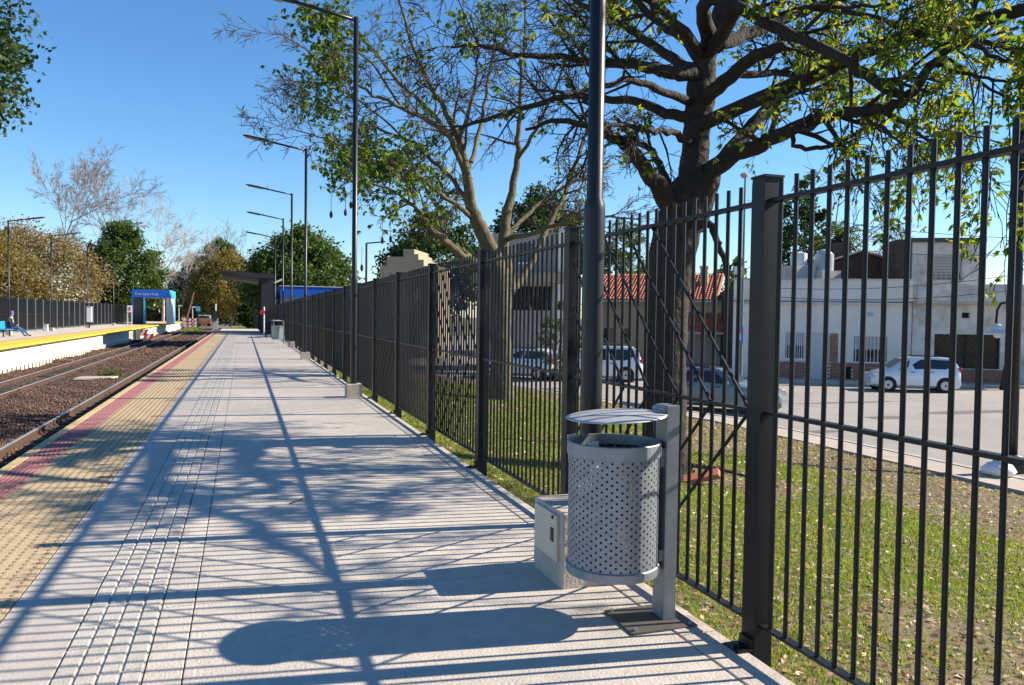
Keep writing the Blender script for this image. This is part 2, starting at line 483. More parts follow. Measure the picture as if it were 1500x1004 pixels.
# loose ballast stones
T8 = [(1, 0, 0), (0, 1, 0), (-1, 0, 0), (0, -1, 0), (.1, .15, .8), (-.1, .05, -.8)]
F8 = [(0, 1, 4), (1, 2, 4), (2, 3, 4), (3, 0, 4), (1, 0, 5), (2, 1, 5), (3, 2, 5), (0, 3, 5)]
def stones(name, N, x0, x1, y0, y1, s0, s1, label, zoff=0.0):
    x = g0.uniform(x0, x1, N); u = g0.random(N); y = y0 + (y1-y0)*u**1.7
    z = -1.19 + .05*np.sin(x*2.1)*np.sin(y*.6) + .03*np.sin(y*2.3+x*3) + np.where((x > -7.0) & (x < -4.3), .05, 0)
    z += np.where(x > -2.9, -.08, 0) + g0.uniform(-.01, .02, N) + zoff
    sc_ = g0.uniform(s0, s1, N)[:, None]*g0.uniform(.6, 1.15, (N, 3))
    o = np_solid(name, T8, F8, np.stack([x, y, z], 1), sc_, rot_rand(g0, N), stone_m)
    return tag(o, label, 'ballast', kind='stuff')
stones("ballast_stones", 42000, -9.9, -2.4, 13, 48, .018, .045, "loose brown ballast stones between the two railway tracks")
stones("distant_ballast_stones", 16000, -9.9, -2.4, 48, 120, .04, .08, "far reach of brown ballast running toward the level crossing")

# ------------------------------------------------------------------ railway tracks
def rail_mesh(L):
    prof = [(-.07, 0), (.07, 0), (.07, .012), (.012, .03), (.012, .105), (.035, .115), (.035, .15), (-.035, .15), (-.035, .115), (-.012, .105), (-.012, .03), (-.07, .012)]
    mb = MB(); mb.prism([(x, 0, z) for x, z in prof], (0, L, 0)); return mb
sl_mb = MB(); sl_mb.box(-.95, -.11, -.12, .95, .11, 0)
sl_me = sl_mb.mesh("sleeper"); sl_me.materials.append(sleeper_m)
for xa, xb, lab in ((-3.16, -4.27, "near railway track beside the shaded platform edge"), (-7.02, -8.16, "far railway track below the yellow-edged platform")):
    t = thing("railway_track", lab, "railway track", ((xa+xb)/2, 0, -1.15), group="railway tracks through the station")
    for x in (xa, xb):
        mb = MB()
        r_ = rail_mesh(240); r_.v = [(p[0]+x, p[1]-8, p[2]-1.15) for p in r_.v]
        ro = r_.build("rail", rust, t)
        mb.box(x-.033, -8, -1.0005, x+.033, 232, -.994); mb.build("rail_head", railtop, ro)
    y = 8.0
    c = 0
    while y < 170:
        inst(sl_me, "sleeper", ((xa+xb)/2 + rnd.uniform(-.03, .03), y, -1.14 + rnd.uniform(-.012, .006)), t, rnd.uniform(-.02, .02))
        y += .68; c += 1
# stone slab and a weed tuft between the tracks
p = atz(140, 554, -1.08)
mb = MB(); mb.prism([(p[0]-.7, p[1]-.5, -1.13), (p[0]+.6, p[1]-.3, -1.13), (p[0]+.75, p[1]+.5, -1.13), (p[0]-.6, p[1]+.4, -1.13)], (0, 0, .09))
o = mb.build("concrete_slab", conc_d, bevel=.015); tag(o, "flat concrete slab lying in the ballast between the tracks", "slab")

def leaf_quads(g, C, size, aspect=.42, droop=.35, along=None):
    """diamond leaves at centres C"""
    N = len(C); size = np.broadcast_to(size, (N,))
    a = g.normal(size=(N, 3)); a[:, 2] -= droop*1.5
    if along is not None: a = a*.55 + along
    a /= np.linalg.norm(a, axis=1)[:, None]
    b = np.cross(a, g.normal(size=(N, 3))); b /= np.linalg.norm(b, axis=1)[:, None]
    nrm = np.cross(a, b)
    s = size[:, None]
    V = np.stack([C, C + a*s*.5 + b*s*aspect*.5 + nrm*s*.08, C + a*s, C + a*s*.5 - b*s*aspect*.5 + nrm*s*.08], 1)
    return V

p = atz(161, 551, -1.08)
gC = np.array([p[0], p[1], -1.08]) + g0.normal(size=(380, 3))*np.array([.24, .24, .16]); gC[:, 2] = np.maximum(gC[:, 2], -1.12)
o = np_mesh("weed_tuft", leaf_quads(g0, gC, g0.uniform(.08, .2, 380), .3, -.5), 4, leaf_md); tag(o, "small green weed tuft growing in the brown ballast", "weed")

# ------------------------------------------------------------------ near platform
PX0, PX1, PY0, PY1 = -2.31, 2.30, -6.0, 66.0
plat = thing("platform", None, None, (0, 0, 0), kind='structure')
mb = MB()
mb.box(-2.06, PY0, -1.5, PX1-.02, PY1, -.06)
mb.build("platform_core", conc_k, plat)
mb = MB(); mb.box(-2.12, PY0, -.16, -2.055, PY1, -.055); mb.build("edge_beam", conc_d, plat)
# deck slabs (wide part), margin slabs, outer kerb pieces
y = PY0
lens_ = 3.52
k = 0
while y < PY1-.1:
    y2 = min(y+lens_, PY1)
    mb = MB(); mb.box(-.246, y+.004, -.055, 2.085, y2-.004, 0); mb.build("deck_slab", conc, plat, bevel=.004)
    mb = MB(); mb.box(-.410, y+.004, -.055, -.252, y2-.004, -.001); mb.build("narrow_slab", conc, plat, bevel=.004)
    mb = MB(); mb.box(-1.172, y+.003, -.055, -.788, y2-.003, -.002); mb.build("margin_slab", margin_c, plat, bevel=.004)
    y = y2
y = PY0
while y < PY1-.1:
    y2 = min(y+2.35, PY1)
    mb = MB(); mb.box(2.094, y+.004, -.4, PX1, y2-.004, .004); mb.build("kerb_piece", conc_k, plat, bevel=.006)
    mb = MB(); mb.box(PX0, y+.003, -.10, -2.205, y2-.003, 0); mb.build("edge_piece", edge_y, plat, bevel=.006)
    y = y2
TL = .37
# tactile tiles
def dome_tile():
    mb = MB(); mb.box(-.182, -.182, -.05, .182, .182, -.002)
    for i in range(5):
        for j in range(5):
            cx, cy = -.148+i*.074, -.148+j*.074
            P = []
            for r_, z in ((.021, -.002), (.012, .0042)):
                for a in range(6):
                    P.append((cx+r_*math.cos(a*math.pi/3), cy+r_*math.sin(a*math.pi/3), z))
            mb.add(P, [(a, (a+1) % 6, 6+(a+1) % 6, 6+a) for a in range(6)] + [(6, 7, 8, 9, 10, 11)])
    return mb
def rib_tile(w, L, n, wid, hgt, gap=.012):
    mb = MB(); mb.box(-w/2, -L/2, -.05, w/2, L/2, -.004)
    for i in range(n):
        cx = -w/2 + (i+.5)*w/n
        mb.add([(cx-wid/2, -L/2+gap, -.004), (cx+wid/2, -L/2+gap, -.004), (cx+wid/2, L/2-gap, -.004), (cx-wid/2, L/2-gap, -.004),
                (cx-wid/2+.002, -L/2+gap+.002, hgt), (cx+wid/2-.002, -L/2+gap+.002, hgt), (cx+wid/2-.002, L/2-gap-.002, hgt), (cx-wid/2+.002, L/2-gap-.002, hgt)],
               [(4, 5, 6, 7), (0, 1, 5, 4), (1, 2, 6, 5), (2, 3, 7, 6), (3, 0, 4, 7)])
    return mb
dm = dome_tile(); dome_me = dm.mesh("yellow_tile"); dome_me.materials.append(yel_t); dome_me.materials.append(M("darker_dome", (.27, .21, .135), .85, var=.2, scale=9))  # second slot: domes in a darker tan than the tile base
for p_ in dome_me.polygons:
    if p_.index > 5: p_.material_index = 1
mm_ = rib_tile(.268, TL-.006, 6, .03, .003); mar_me = mm_.mesh("maroon_tile"); mar_me.materials.append(mar_t)
gm_ = rib_tile(.368, .30-.003, 4, .077, .003, .004); gui_me = gm_.mesh("guide_tile"); gui_me.materials.append(guide_c)
far = {'y': MB(), 'm': MB(), 'g': MB()}
cnt = 0; y = 2.0
while y < PY1-.2:
    yc = y+TL/2
    for xc in (-1.734, -1.364):
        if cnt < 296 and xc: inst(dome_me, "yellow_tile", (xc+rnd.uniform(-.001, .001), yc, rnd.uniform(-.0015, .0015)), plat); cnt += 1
        else: far['y'].box(xc-.182, yc-.182, -.05, xc+.182, yc+.182, -.001)
    inst(mar_me, "maroon_tile", (-2.062, yc, rnd.uniform(-.001, .001)), plat)
    y += TL
cnt = 0; y = 2.0
while y < PY1-.2:
    inst(gui_me, "guide_tile", (-.60, y+.15, rnd.uniform(-.0015, .0015)), plat) if cnt < 230 else far['g'].box(-.784, y+.003, -.05, -.416, y+.297, 0)
    cnt += 1; y += .30
for q in range(21):      # the stretch behind the camera, never in view
    ya_ = 2.0-(q+1)*TL
    far['y'].box(-1.916, ya_+.003, -.05, -1.552, ya_+TL-.003, -.001); far['y'].box(-1.546, ya_+.003, -.05, -1.182, ya_+TL-.003, -.001)
    far['m'].box(-2.196, ya_+.003, -.05, -1.928, ya_+TL-.003, -.001); far['g'].box(-.784, ya_+.003, -.05, -.416, ya_+TL-.003, 0)
o = far['m'].build("near_maroon_tiles", mar_t, plat); o['kind'] = 'stuff'
o = far['g'].build("near_guide_tiles", guide_c, plat); o['kind'] = 'stuff'
o = far['y'].build("far_yellow_tiles", yel_t, plat); o['kind'] = 'stuff'
# platform wall on the track side
mb = MB(); mb.box(-2.054, PY0, -1.5, -2.05, PY1, -.16)
# platform end beyond the shelter: a lower ramp to the crossing
mb = MB(); mb.prism([(-2.2, 66.01, -1.5), (-2.2, 66.01, -.12), (-2.2, 92, -.16), (-2.2, 112, -1.2), (-2.2, 112, -1.5)], (4.5, 0, 0))
o = mb.build("platform_ramp", conc, None); tag(o, kind='structure')

# ------------------------------------------------------------------ far platform
OX, OY1 = -9.72, 142.0
op = thing("far_platform", None, None, (-12, 40, 0), kind='structure')
mb = MB(); mb.box(-16.6, 10, -1.5, OX-.26, OY1, -.14); mb.build("retaining_wall", opp_w, op)
mb = MB(); mb.box(-16.6, 10, -.139, OX-.62, OY1, -.003); mb.build("deck", conc, op)
y = 12.0
while y < OY1-.1:
    y2 = min(y+3.0, OY1)
    mb = MB(); mb.box(OX-1.55, y+.01, -.1, OX, y2-.01, .012); mb.build("yellow_edge_slab", opp_y, op)
    y = y2
mb = MB(); mb.box(OX-2.0, 12, -.05, OX-1.56, OY1, .004); mb.build("pink_tile_strip", M("pink_tile", (.45, .28, .2), .85), op)
mb = MB(); mb.box(OX-.26, 12, -1.0, OX-.06, OY1, -.93); mb.build("ledge", opp_w, op)
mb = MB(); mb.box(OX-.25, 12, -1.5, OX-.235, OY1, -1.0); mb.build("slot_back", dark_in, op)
pm = MB(); pm.box(-.10, -.23, -.25, .10, .23, 0); pme = pm.mesh("wall_stub"); pme.materials.append(opp_w)
y = 14.0
while y < 140:
    inst(pme, "wall_stub", (OX-.165, y, -1.003), op); y += .72

# distant pale lane across the tracks beyond the platforms
mb = MB(); mb.box(-60, 150, -1.5, 40, 158, -1.02); o = mb.build("level_crossing_road", asph); tag(o, kind='structure')

# ------------------------------------------------------------------ near fence
FX, FY0, FS, PW = 2.385, 3.129, 2.347, .10
ZT, ZM, ZB = 2.17, 1.155, .12
fence = thing("steel_fence", "long black steel bar fence with square posts along the right platform edge", "fence", (FX, FY0, 0))
mb = MB(); mb.box(-.05, -.05, -.55, .05, .05, 2.28); mb.box(-.056, -.056, 2.281, .056, .056, 2.292)
post_me = mb.mesh("post"); post_me.materials.append(blackp)
mb = MB(); mb.tube([(0, 0, ZB+.006), (0, 0, 2.27)], .0108, 8); bar_me = mb.mesh("bar", smooth=False); bar_me.materials.append(blackp)
mb = MB(); mb.box(-.15, -.06, .006, -.06, .06, .014); mb.tube([(-.12, 0, .013), (-.12, 0, .03)], .012, 6); mb.box(-.07, -.045, .015, -.051, .045, .06)
foot_me = mb.mesh("foot_plate"); foot_me.materials.append(blackp)
bars_far = MB(); nb = 0
K0, K1 = -2, 26
for k in range(K0, K1+1):
    yc = FY0 + FS*k + .05
    inst(post_me, "post", (FX, yc, 0), fence)
    if k < 14: inst(foot_me, "foot_plate", (FX, yc, 0), fence)
NB = 21
for k in range(K0, K1):
    ya, yb = FY0+FS*k+.1, FY0+FS*(k+1)
    for z, h in ((ZT, .02), (ZM, .018), (ZB, .014)):
        mb = MB(); mb.box(FX-.022, ya-.003, z-h/2, FX+.022, yb+.003, z+h/2); mb.build("rail", blackp, fence)
    for i in range(NB):
        yy = ya + (yb-ya)*(i+.5)/NB
        if nb < 300: inst(bar_me, "bar", (FX, yy, 0), fence); nb += 1
        else: bars_far.tube([(FX, yy, ZB), (FX, yy, 2.27)], .0108, 4)
    if k % 2 == 0:
        mb_ = None
        for j in range(7):
            y0 = ya + .02 + .335*j
            if y0 > yb-.08: break
            for s, z1 in ((1, ZT-.012), (-1, ZB+.012)):
                L = min(abs(z1-ZM), yb-.01-y0)
                mb = MB(); mb.tube([(FX-.026, y0, ZM+s*.012), (FX-.026, y0+L, ZM+s*L)], .009, 6)
                mb.build("diagonal_rod", blackp, fence)
o = bars_far.build("far_bars", blackp, fence); o['kind'] = 'stuff'

# ------------------------------------------------------------------ lamp posts
def make_lamp(name, x, y, zt, label, group, arm=2.05, big=True, base=True):
    t = thing(name, label, "lamp post", (x, y, 0), group=group)
    mb = MB(); mb.lathe([(.066, .0), (.066, 2.26), (.063, 2.3), (.050, 2.34), (.047, zt)], 16, (x, y, 0), False, True); mb.build("pole", polep, t, smooth=True)
    mb = MB()
    a = np.array([x+.02, y, zt-.06]); b = np.array([x-arm*.55, y, zt+.13])
    mb.tube([a, b], .034, 8); mb.build("arm", polep, t, smooth=True)
    # luminaire: flat tapered head
    d = unit(b-a); L = arm*.5; hw = .15
    P = []; up = unit(np.cross(d, (0, 1, 0)))*-1
    if up[2] < 0: up = -up
    secs = [(0, .045, .04, .03), (.12, .09, .045, .035), (.35, .15, .055, .04), (.8, .14, .05, .035), (.97, .085, .03, .025), (1.0, .04, .015, .012)]
    mb = MB(); n = 8; pts = []
    for s, w_, hu_, hd_ in secs:
        c = b - d*.05 + d*L*s
        for q in range(n):
            an = 2*math.pi*q/n
            sx, sz = math.cos(an), math.sin(an)
            pts.append(c + np.array([0, 1, 0])*w_*sx + up*(hu_ if sz > 0 else hd_)*sz)
    fs = []
    for i in range(len(secs)-1):
        for q in range(n): fs.append((i*n+q, i*n+(q+1) % n, (i+1)*n+(q+1) % n, (i+1)*n+q))
    fs += [tuple(range(n)), tuple(range((len(secs)-1)*n, len(secs)*n))]
    mb.add(pts, fs); lum = mb.build("luminaire", polep, t, smooth=True)
    mb = MB(); c0 = b + d*L*.22 - up*.043; c1 = b + d*L*.85 - up*.043
    mb.bar(c0, c1, .2, .02, up); 
    o = mb.build("lens", lens_m, lum); 
    mb = MB(); mb.tube([b, b+up*.16], .012, 6); mb.build("photocell", polep, lum)
    if base:
        mb = MB(); mb.box(x-.15, y-.15, .002, x+.15, y+.15, .26); mb.build("base_block", conc_d, t, bevel=.01)
    return t
PLX = 2.05
labs = ["closest lamp post, its thick dark pole rising from the concrete plinth behind the bin",
        "second nearest platform lamp post, on a concrete block, arm reaching the frame top",
        "third platform lamp post, its full arm and head standing clear of the tree twigs",
        "fourth platform lamp post along the fence, lower head than the third",
        "fifth platform lamp post along the fence, just above the far trees",
        "farthest platform lamp post, beside the dark shelter"]
LY = [4.42, 15.3, 28.3, 39.0, 49.0, 60.5]
LZ = [7.3, 7.28, 7.35, 7.35, 7.3, 7.25]
LPX = [0, 519, 447.5, 427, 414.5, 403]
for i in range(6):
    if i == 0: x = PLX
    else:
        # stand each pole in line with its picture position, at its distance along the platform
        tt = LY[i]; d = FWD + RGT*(LPX[i]-IW/2)/FPX - UPV*(400-IH/2)/FPX
        x = d[0]*LY[i]/d[1]
    make_lamp("platform_lamp_post", x, LY[i], LZ[i], labs[i], "lamp posts along the near platform", base=(i > 0))
for i, (px, py, hx) in enumerate(((12, 323, -14), (75, 345, -14), (128, 361, -14), (166, 374, -14), (195, 384, -14))):
    d = FWD + RGT*(px-IW/2)/FPX - UPV*(py-IH/2)/FPX
    y = d[1]/d[0]*hx; z = CAMZ + d[2]/d[0]*hx
    t = make_lamp("far_lamp_post", hx, y, z, ["leftmost lamp post on the opposite platform, behind the seated person",
        "second lamp post from the left on the opposite platform", "third lamp post from the left on the opposite platform, beside the white cabinet",
        "fourth lamp post from the left on the opposite platform, against the dark tree", "slim lamp post at the left edge of the blue portal"][i],
        "lamp posts on the opposite platform", arm=2.05)
    t.rotation_euler = (0, 0, math.pi*.97)

# ------------------------------------------------------------------ plinth with cabinet door
pl = thing("concrete_plinth", "squat concrete plinth round the foot of the closest lamp post", "plinth", (2.02, 4.42, 0))
mb = MB(); mb.box(1.775, 4.19, -.02, 2.27, 4.67, .45); o = mb.build("block", conc_d, pl, bevel=.012)
mb = MB(); mb.box(1.755, 4.245, .15, 1.7745, 4.61, .425); dr = mb.build("cabinet_door", beige_box, pl, bevel=.004)
mb = MB(); mb.box(1.749, 4.285, .26, 1.7545, 4.325, .34); mb.build("latch", darkpl, dr)
mb = MB(); mb.tube([(1.7545, 4.30, .405), (1.748, 4.30, .405)], .012, 8); mb.build("lock", darkpl, dr)

# ------------------------------------------------------------------ litter bin
BX, BY, BR = 1.852, 3.70, .237
bn = thing("litter_bin", "round perforated galvanised litter bin with tilted lid on a steel post", "bin", (2.13, 3.64, 0))
NC, NR, Z0, Z1 = 29, 33, .30, .90
mb = MB()
cw = 2*math.pi/NC; ch = (Z1-Z0)/NR; hr = .0066
def cyl(a, z, r_): return (BX+r_*math.cos(a), BY+r_*math.sin(a), z)
sq = [(.5, 0), (.5, .5), (0, .5), (-.5, .5), (-.5, 0), (-.5, -.5), (0, -.5), (.5, -.5)]
for i in range(NR):
    for j in range(NC):
        a0 = (j + (.5 if i % 2 else 0))*cw; z0 = Z0 + (i+.5)*ch
        P = []
        for ux, uz in sq: P.append(cyl(a0+ux*cw, z0+uz*ch, BR))
        for q in range(8):
            an = q*math.pi/4
            P.append(cyl(a0+hr*math.cos(an)/BR, z0+hr*math.sin(an), BR))
        for q in range(8):
            an = q*math.pi/4
            P.append(cyl(a0+hr*math.cos(an)/BR, z0+hr*math.sin(an), BR-.004))
        mb.add(P, [(q, (q+1) % 8, 8+(q+1) % 8, 8+q) for q in range(8)] + [(8+q, 8+(q+1) % 8, 16+(q+1) % 8, 16+q) for q in range(8)])
bk = mb.build("basket", galv, bn)
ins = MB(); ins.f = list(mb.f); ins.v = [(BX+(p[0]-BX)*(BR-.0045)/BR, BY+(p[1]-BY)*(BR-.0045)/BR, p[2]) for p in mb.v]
ins.build("basket_inside_shade", M("shade_dark_steel", (.03, .03, .032), .8, var=.3, scale=12), bk)  # added inner skin, near-black to paint in the shade inside the basket
mb = MB(); mb.lathe([(BR+.003, .885), (BR+.010, .888), (BR+.010, .952), (BR+.005, .957), (BR-.004, .955), (BR-.004, .888)], 48, (BX, BY, 0)); mb.build("top_band", galv, bk, smooth=False)
mb = MB(); mb.lathe([(BR-.004, .301), (BR-.002, .272), (BR+.008, .269), (BR+.010, .312), (BR+.003, .318)], 48, (BX, BY, 0)); mb.lathe([(.001, .282), (BR-.003, .282)], 48, (BX, BY, 0)); mb.build("bottom_band", galv, bk)
for s in (-1, 1):
    mb = MB(); mb.obox((BX-.19, BY+.14*s+.02, .82), (.07, .045, 0), (.003, -.004, 0), (-.01, .0, .150)); mb.build("inner_tab", galv_lid, bk)
# curved lid
mb = MB(); n = 48; prof = [(0, .022), (.10, .020), (.18, .015), (.24, .007), (.266, .001), (.266, -.002), (.24, .003), (.18, .011), (.1, .016), (0, .018)]
tilt = .055
P = []; fs = []
for r_, z in prof:
    for q in range(n):
        a = 2*math.pi*q/n; x_, y_ = max(r_, .0005)*math.cos(a), max(r_, .0005)*math.sin(a)
        P.append((BX+.01+x_, BY+y_, 1.085 + z + x_*tilt))
for i in range(len(prof)-1):
    for q in range(n): fs.append((i*n+q, i*n+(q+1) % n, (i+1)*n+(q+1) % n, (i+1)*n+q))
mb.add(P, fs); mb.build("lid", galv_lid, bn, smooth=True)
mb = MB(); mb.box(2.07, 3.60, 1.100, 2.0975, 3.68, 1.118); mb.tube([(2.085, 3.585, 1.125), (2.085, 3.695, 1.125)], .014, 10); mb.build("lid_hinge", galv, bn)
# channel post
mb = MB()
mb.box(2.105, 3.58, .012, 2.165, 3.586, 1.145); mb.box(2.105, 3.694, .012, 2.165, 3.70, 1.145); mb.box(2.165, 3.58, .012, 2.171, 3.70, 1.145)
mb.box(2.0985, 3.58, .012, 2.1045, 3.70, 1.145); mb.box(2.105, 3.587, 1.138, 2.1645, 3.693, 1.1445)
mb.build("post", galv, bn, bevel=.002)
for za, zb in ((.82, .92), (.32, .38)):
    mb = MB(); mb.box(2.075, 3.60, za, 2.098, 3.68, zb); mb.build("bracket", galv, bn)
mb = MB(); mb.box(1.86, 3.47, .003, 2.24, 3.80, .0115); bpz = mb.build("base_plate", M("dull_steel_plate", (.12, .11, .10), .6, metal=.4, var=.2, scale=10), bn)
mb = MB()
for x, y in ((1.89, 3.50), (2.21, 3.50), (1.89, 3.77), (2.21, 3.77)):
    b1 = MB(); b1.lathe([(.012, .0118), (.012, .024), (.0, .026)], 6, (x, y, 0)); b1.build("bolt", galv, bpz)
o = MB().tube([(.37, 6.75, .006), (.45, 6.83, .012), (.50, 6.93, .007)], [.005, .006, .003], 5).build("fallen_twig", bark1)
tag(o, "short dry twig lying on the concrete platform deck", "twig")

# ------------------------------------------------------------------ far end of the near platform
sh = thing("platform_shelter", "charcoal cantilever shelter with sloping roof at the platform's far end", "shelter", (1.55, 66, 0))
xl, xr = 1.35, 2.28
for y in (64.5, 71, 77.5):
    mb = MB(); mb.box(xl, y, .002, xr-.02, y+.5, 4.35); mb.build("column", canopy_m, sh)
mb = MB(); mb.prism([(xr, 64.3, 4.36), (xr, 64.3, 4.66), (-1.75, 64.3, 4.92), (-1.75, 64.3, 4.80), (1.2, 64.3, 4.36)], (0, 14.5, 0)); mb.build("roof", canopy_m, sh)
mb = MB(); mb.box(xr-.1, 65.05, .05, xr-.02, 70.9, 4.3); mb.box(xr-.1, 71.6, .05, xr-.02, 77.4, 4.3); mb.build("back_panel", canopy_m, sh)
mb = MB(); mb.bar((2.3, 64.6, 4.0), (3.0, 64.6, 4.35), .1, .14); mb.build("gutter_arm", white_p, sh)
tb = thing("ticket_building", "grey station building with a broad blue fascia behind the fence end", "building", (5, 70, 0))
mb = MB(); mb.box(2.95, 68, -1.5, 9.5, 80, 3.0); mb.build("wall", grey_clad, tb)
mb = MB(); mb.box(2.9, 67.9, 3.003, 9.6, 80.1, 3.88); mb.build("fascia", blue_p, tb)
mb = MB(); mb.box(2.85, 67.85, 3.883, 9.65, 80.15, 3.94); mb.build("coping", white_p, tb)
# bench, bin, sign near the shelter
b = thing("platform_bench", "dark metal bench near the far shelter", "bench", (1.55, 54, 0))
mb = MB(); mb.box(1.35, 53.2, .42, 1.78, 55.2, .46); mb.build("seat", darkpl, b)
mb = MB(); mb.box(1.79, 53.2, .5, 1.83, 55.2, .95); mb.build("backrest", darkpl, b)
for y in (53.3, 55.0):
    mb = MB(); mb.box(1.4, y, .002, 1.46, y+.06, .42); mb.box(1.76, y, .002, 1.82, y+.06, .5); mb.build("leg", darkpl, b)
s = thing("round_sign_post", "slim white post with a red round sign by the shelter", "sign", (1.35, 56, 0))
mb = MB(); mb.tube([(1.35, 56, .002), (1.35, 56, 2.05)], .045, 8); mb.build("pole", white_p, s)
mb = MB(); mb.tube([(1.24, 55.93, 1.68), (1.24, 55.97, 1.68)], .17, 20); mb.build("sign_disc", red_p, s)
t = thing("far_litter_bin", "grey litter bin beside the farther lamp posts", "bin", (1.75, 44, 0))
mb = MB(); mb.lathe([(.3, .2), (.32, .95)], 20, (1.75, 44, 0), True, False); mb.build("basket", galv, t)
mb = MB(); mb.lathe([(.36, 1.2), (.0, 1.26)], 20, (1.75, 44, 0), True); mb.build("lid", galv_lid, t)
mb = MB(); mb.box(2.03, 43.95, .002, 2.11, 44.05, 1.22); mb.build("post", galv, t)

# ------------------------------------------------------------------ trees
def branch(g, p, d, L, r, lev, P, out, tips):
    n = max(2, int(round(L/P['seg'][lev]))); n = min(n, 7)
    pts = [p]; rad = [r]; d = unit(d)
    for i in range(n):
        d = unit(d + g.normal(0, P['wob'], 3) + np.array([0, 0, P['up'][lev]]))
        p = p + d*L/n
        pts.append(p); rad.append(max(r*(1-(1-P['tap'])*(i+1)/n), P['rmin']))
    out.append((pts, rad, lev))
    spawn(g, pts, rad, L, lev, P, out, tips, tipd=d)

def spawn(g, pts, rad, L, lev, P, out, tips, tipd=None, nk=None, t0=None, bias=None):
    if lev >= P['max']:
        tips.append((pts[-1], tipd)); tips.append((pts[len(pts)//2], tipd))
        return
    kk = P['kids'][lev] if nk is None else nk
    for k in range(kk):
        t = g.uniform(P['t0'] if t0 is None else t0, 1.0)*(len(pts)-1)
        i = min(int(t), len(pts)-2); f = t-i
        q = np.asarray(pts[i])*(1-f) + np.asarray(pts[i+1])*f
        rr = rad[i]*(1-f) + rad[i+1]*f
        d0 = unit(np.asarray(pts[i+1]) - np.asarray(pts[i]))
        a = g.normal(size=3); a = unit(a - d0*np.dot(a, d0))
        an = g.normal(P['ang'], .18)
        d = d0*math.cos(an) + a*math.sin(an)
        if bias is not None: d = unit(d + bias)
        branch(g, q, d, L*P['lr']*g.uniform(.6, 1.15), max(rr*P['rr'], P['rmin']), lev+1, P, out, tips)

def tubes(name, out, mat, parent, sides=(9, 7, 5, 4, 3, 3)):
    mb = MB()
    for pts, rad, lev in out:
        mb.tube(pts, rad, sides[min(lev, len(sides)-1)], cap=(lev == 0))
    return mb.build(name, mat, parent, smooth=True)

def smooth_line(pts, n):
    """Catmull-Rom through control points (arrays of x, y, z, r)"""
    P = np.asarray(pts, float); P = np.vstack([2*P[0]-P[1], P, 2*P[-1]-P[-2]])
    o = []
    for i in range(1, len(P)-2):
        for k in range(n):
            t = k/n
            o.append(.5*((2*P[i]) + (-P[i-1]+P[i+1])*t + (2*P[i-1]-5*P[i]+4*P[i+1]-P[i+2])*t*t + (-P[i-1]+3*P[i]-3*P[i+1]+P[i+2])*t**3))
    o.append(P[-2])
    return np.array(o)

def limb(g, cps, depth0, n=4, wob=.012):
    """control points: (px, py, depth, width in px) -> polyline with radii"""
    A = []
    for px, py, t, wpx in cps:
        q = at(px, py, depth0+t); A.append((*q, wpx/2/FPX*(depth0+t)))
    S = smooth_line(A, n)
    S[1:-1, :3] += g.normal(0, wob, (len(S)-2, 3))
    return [s[:3] for s in S], [max(s[3], .006) for s in S]

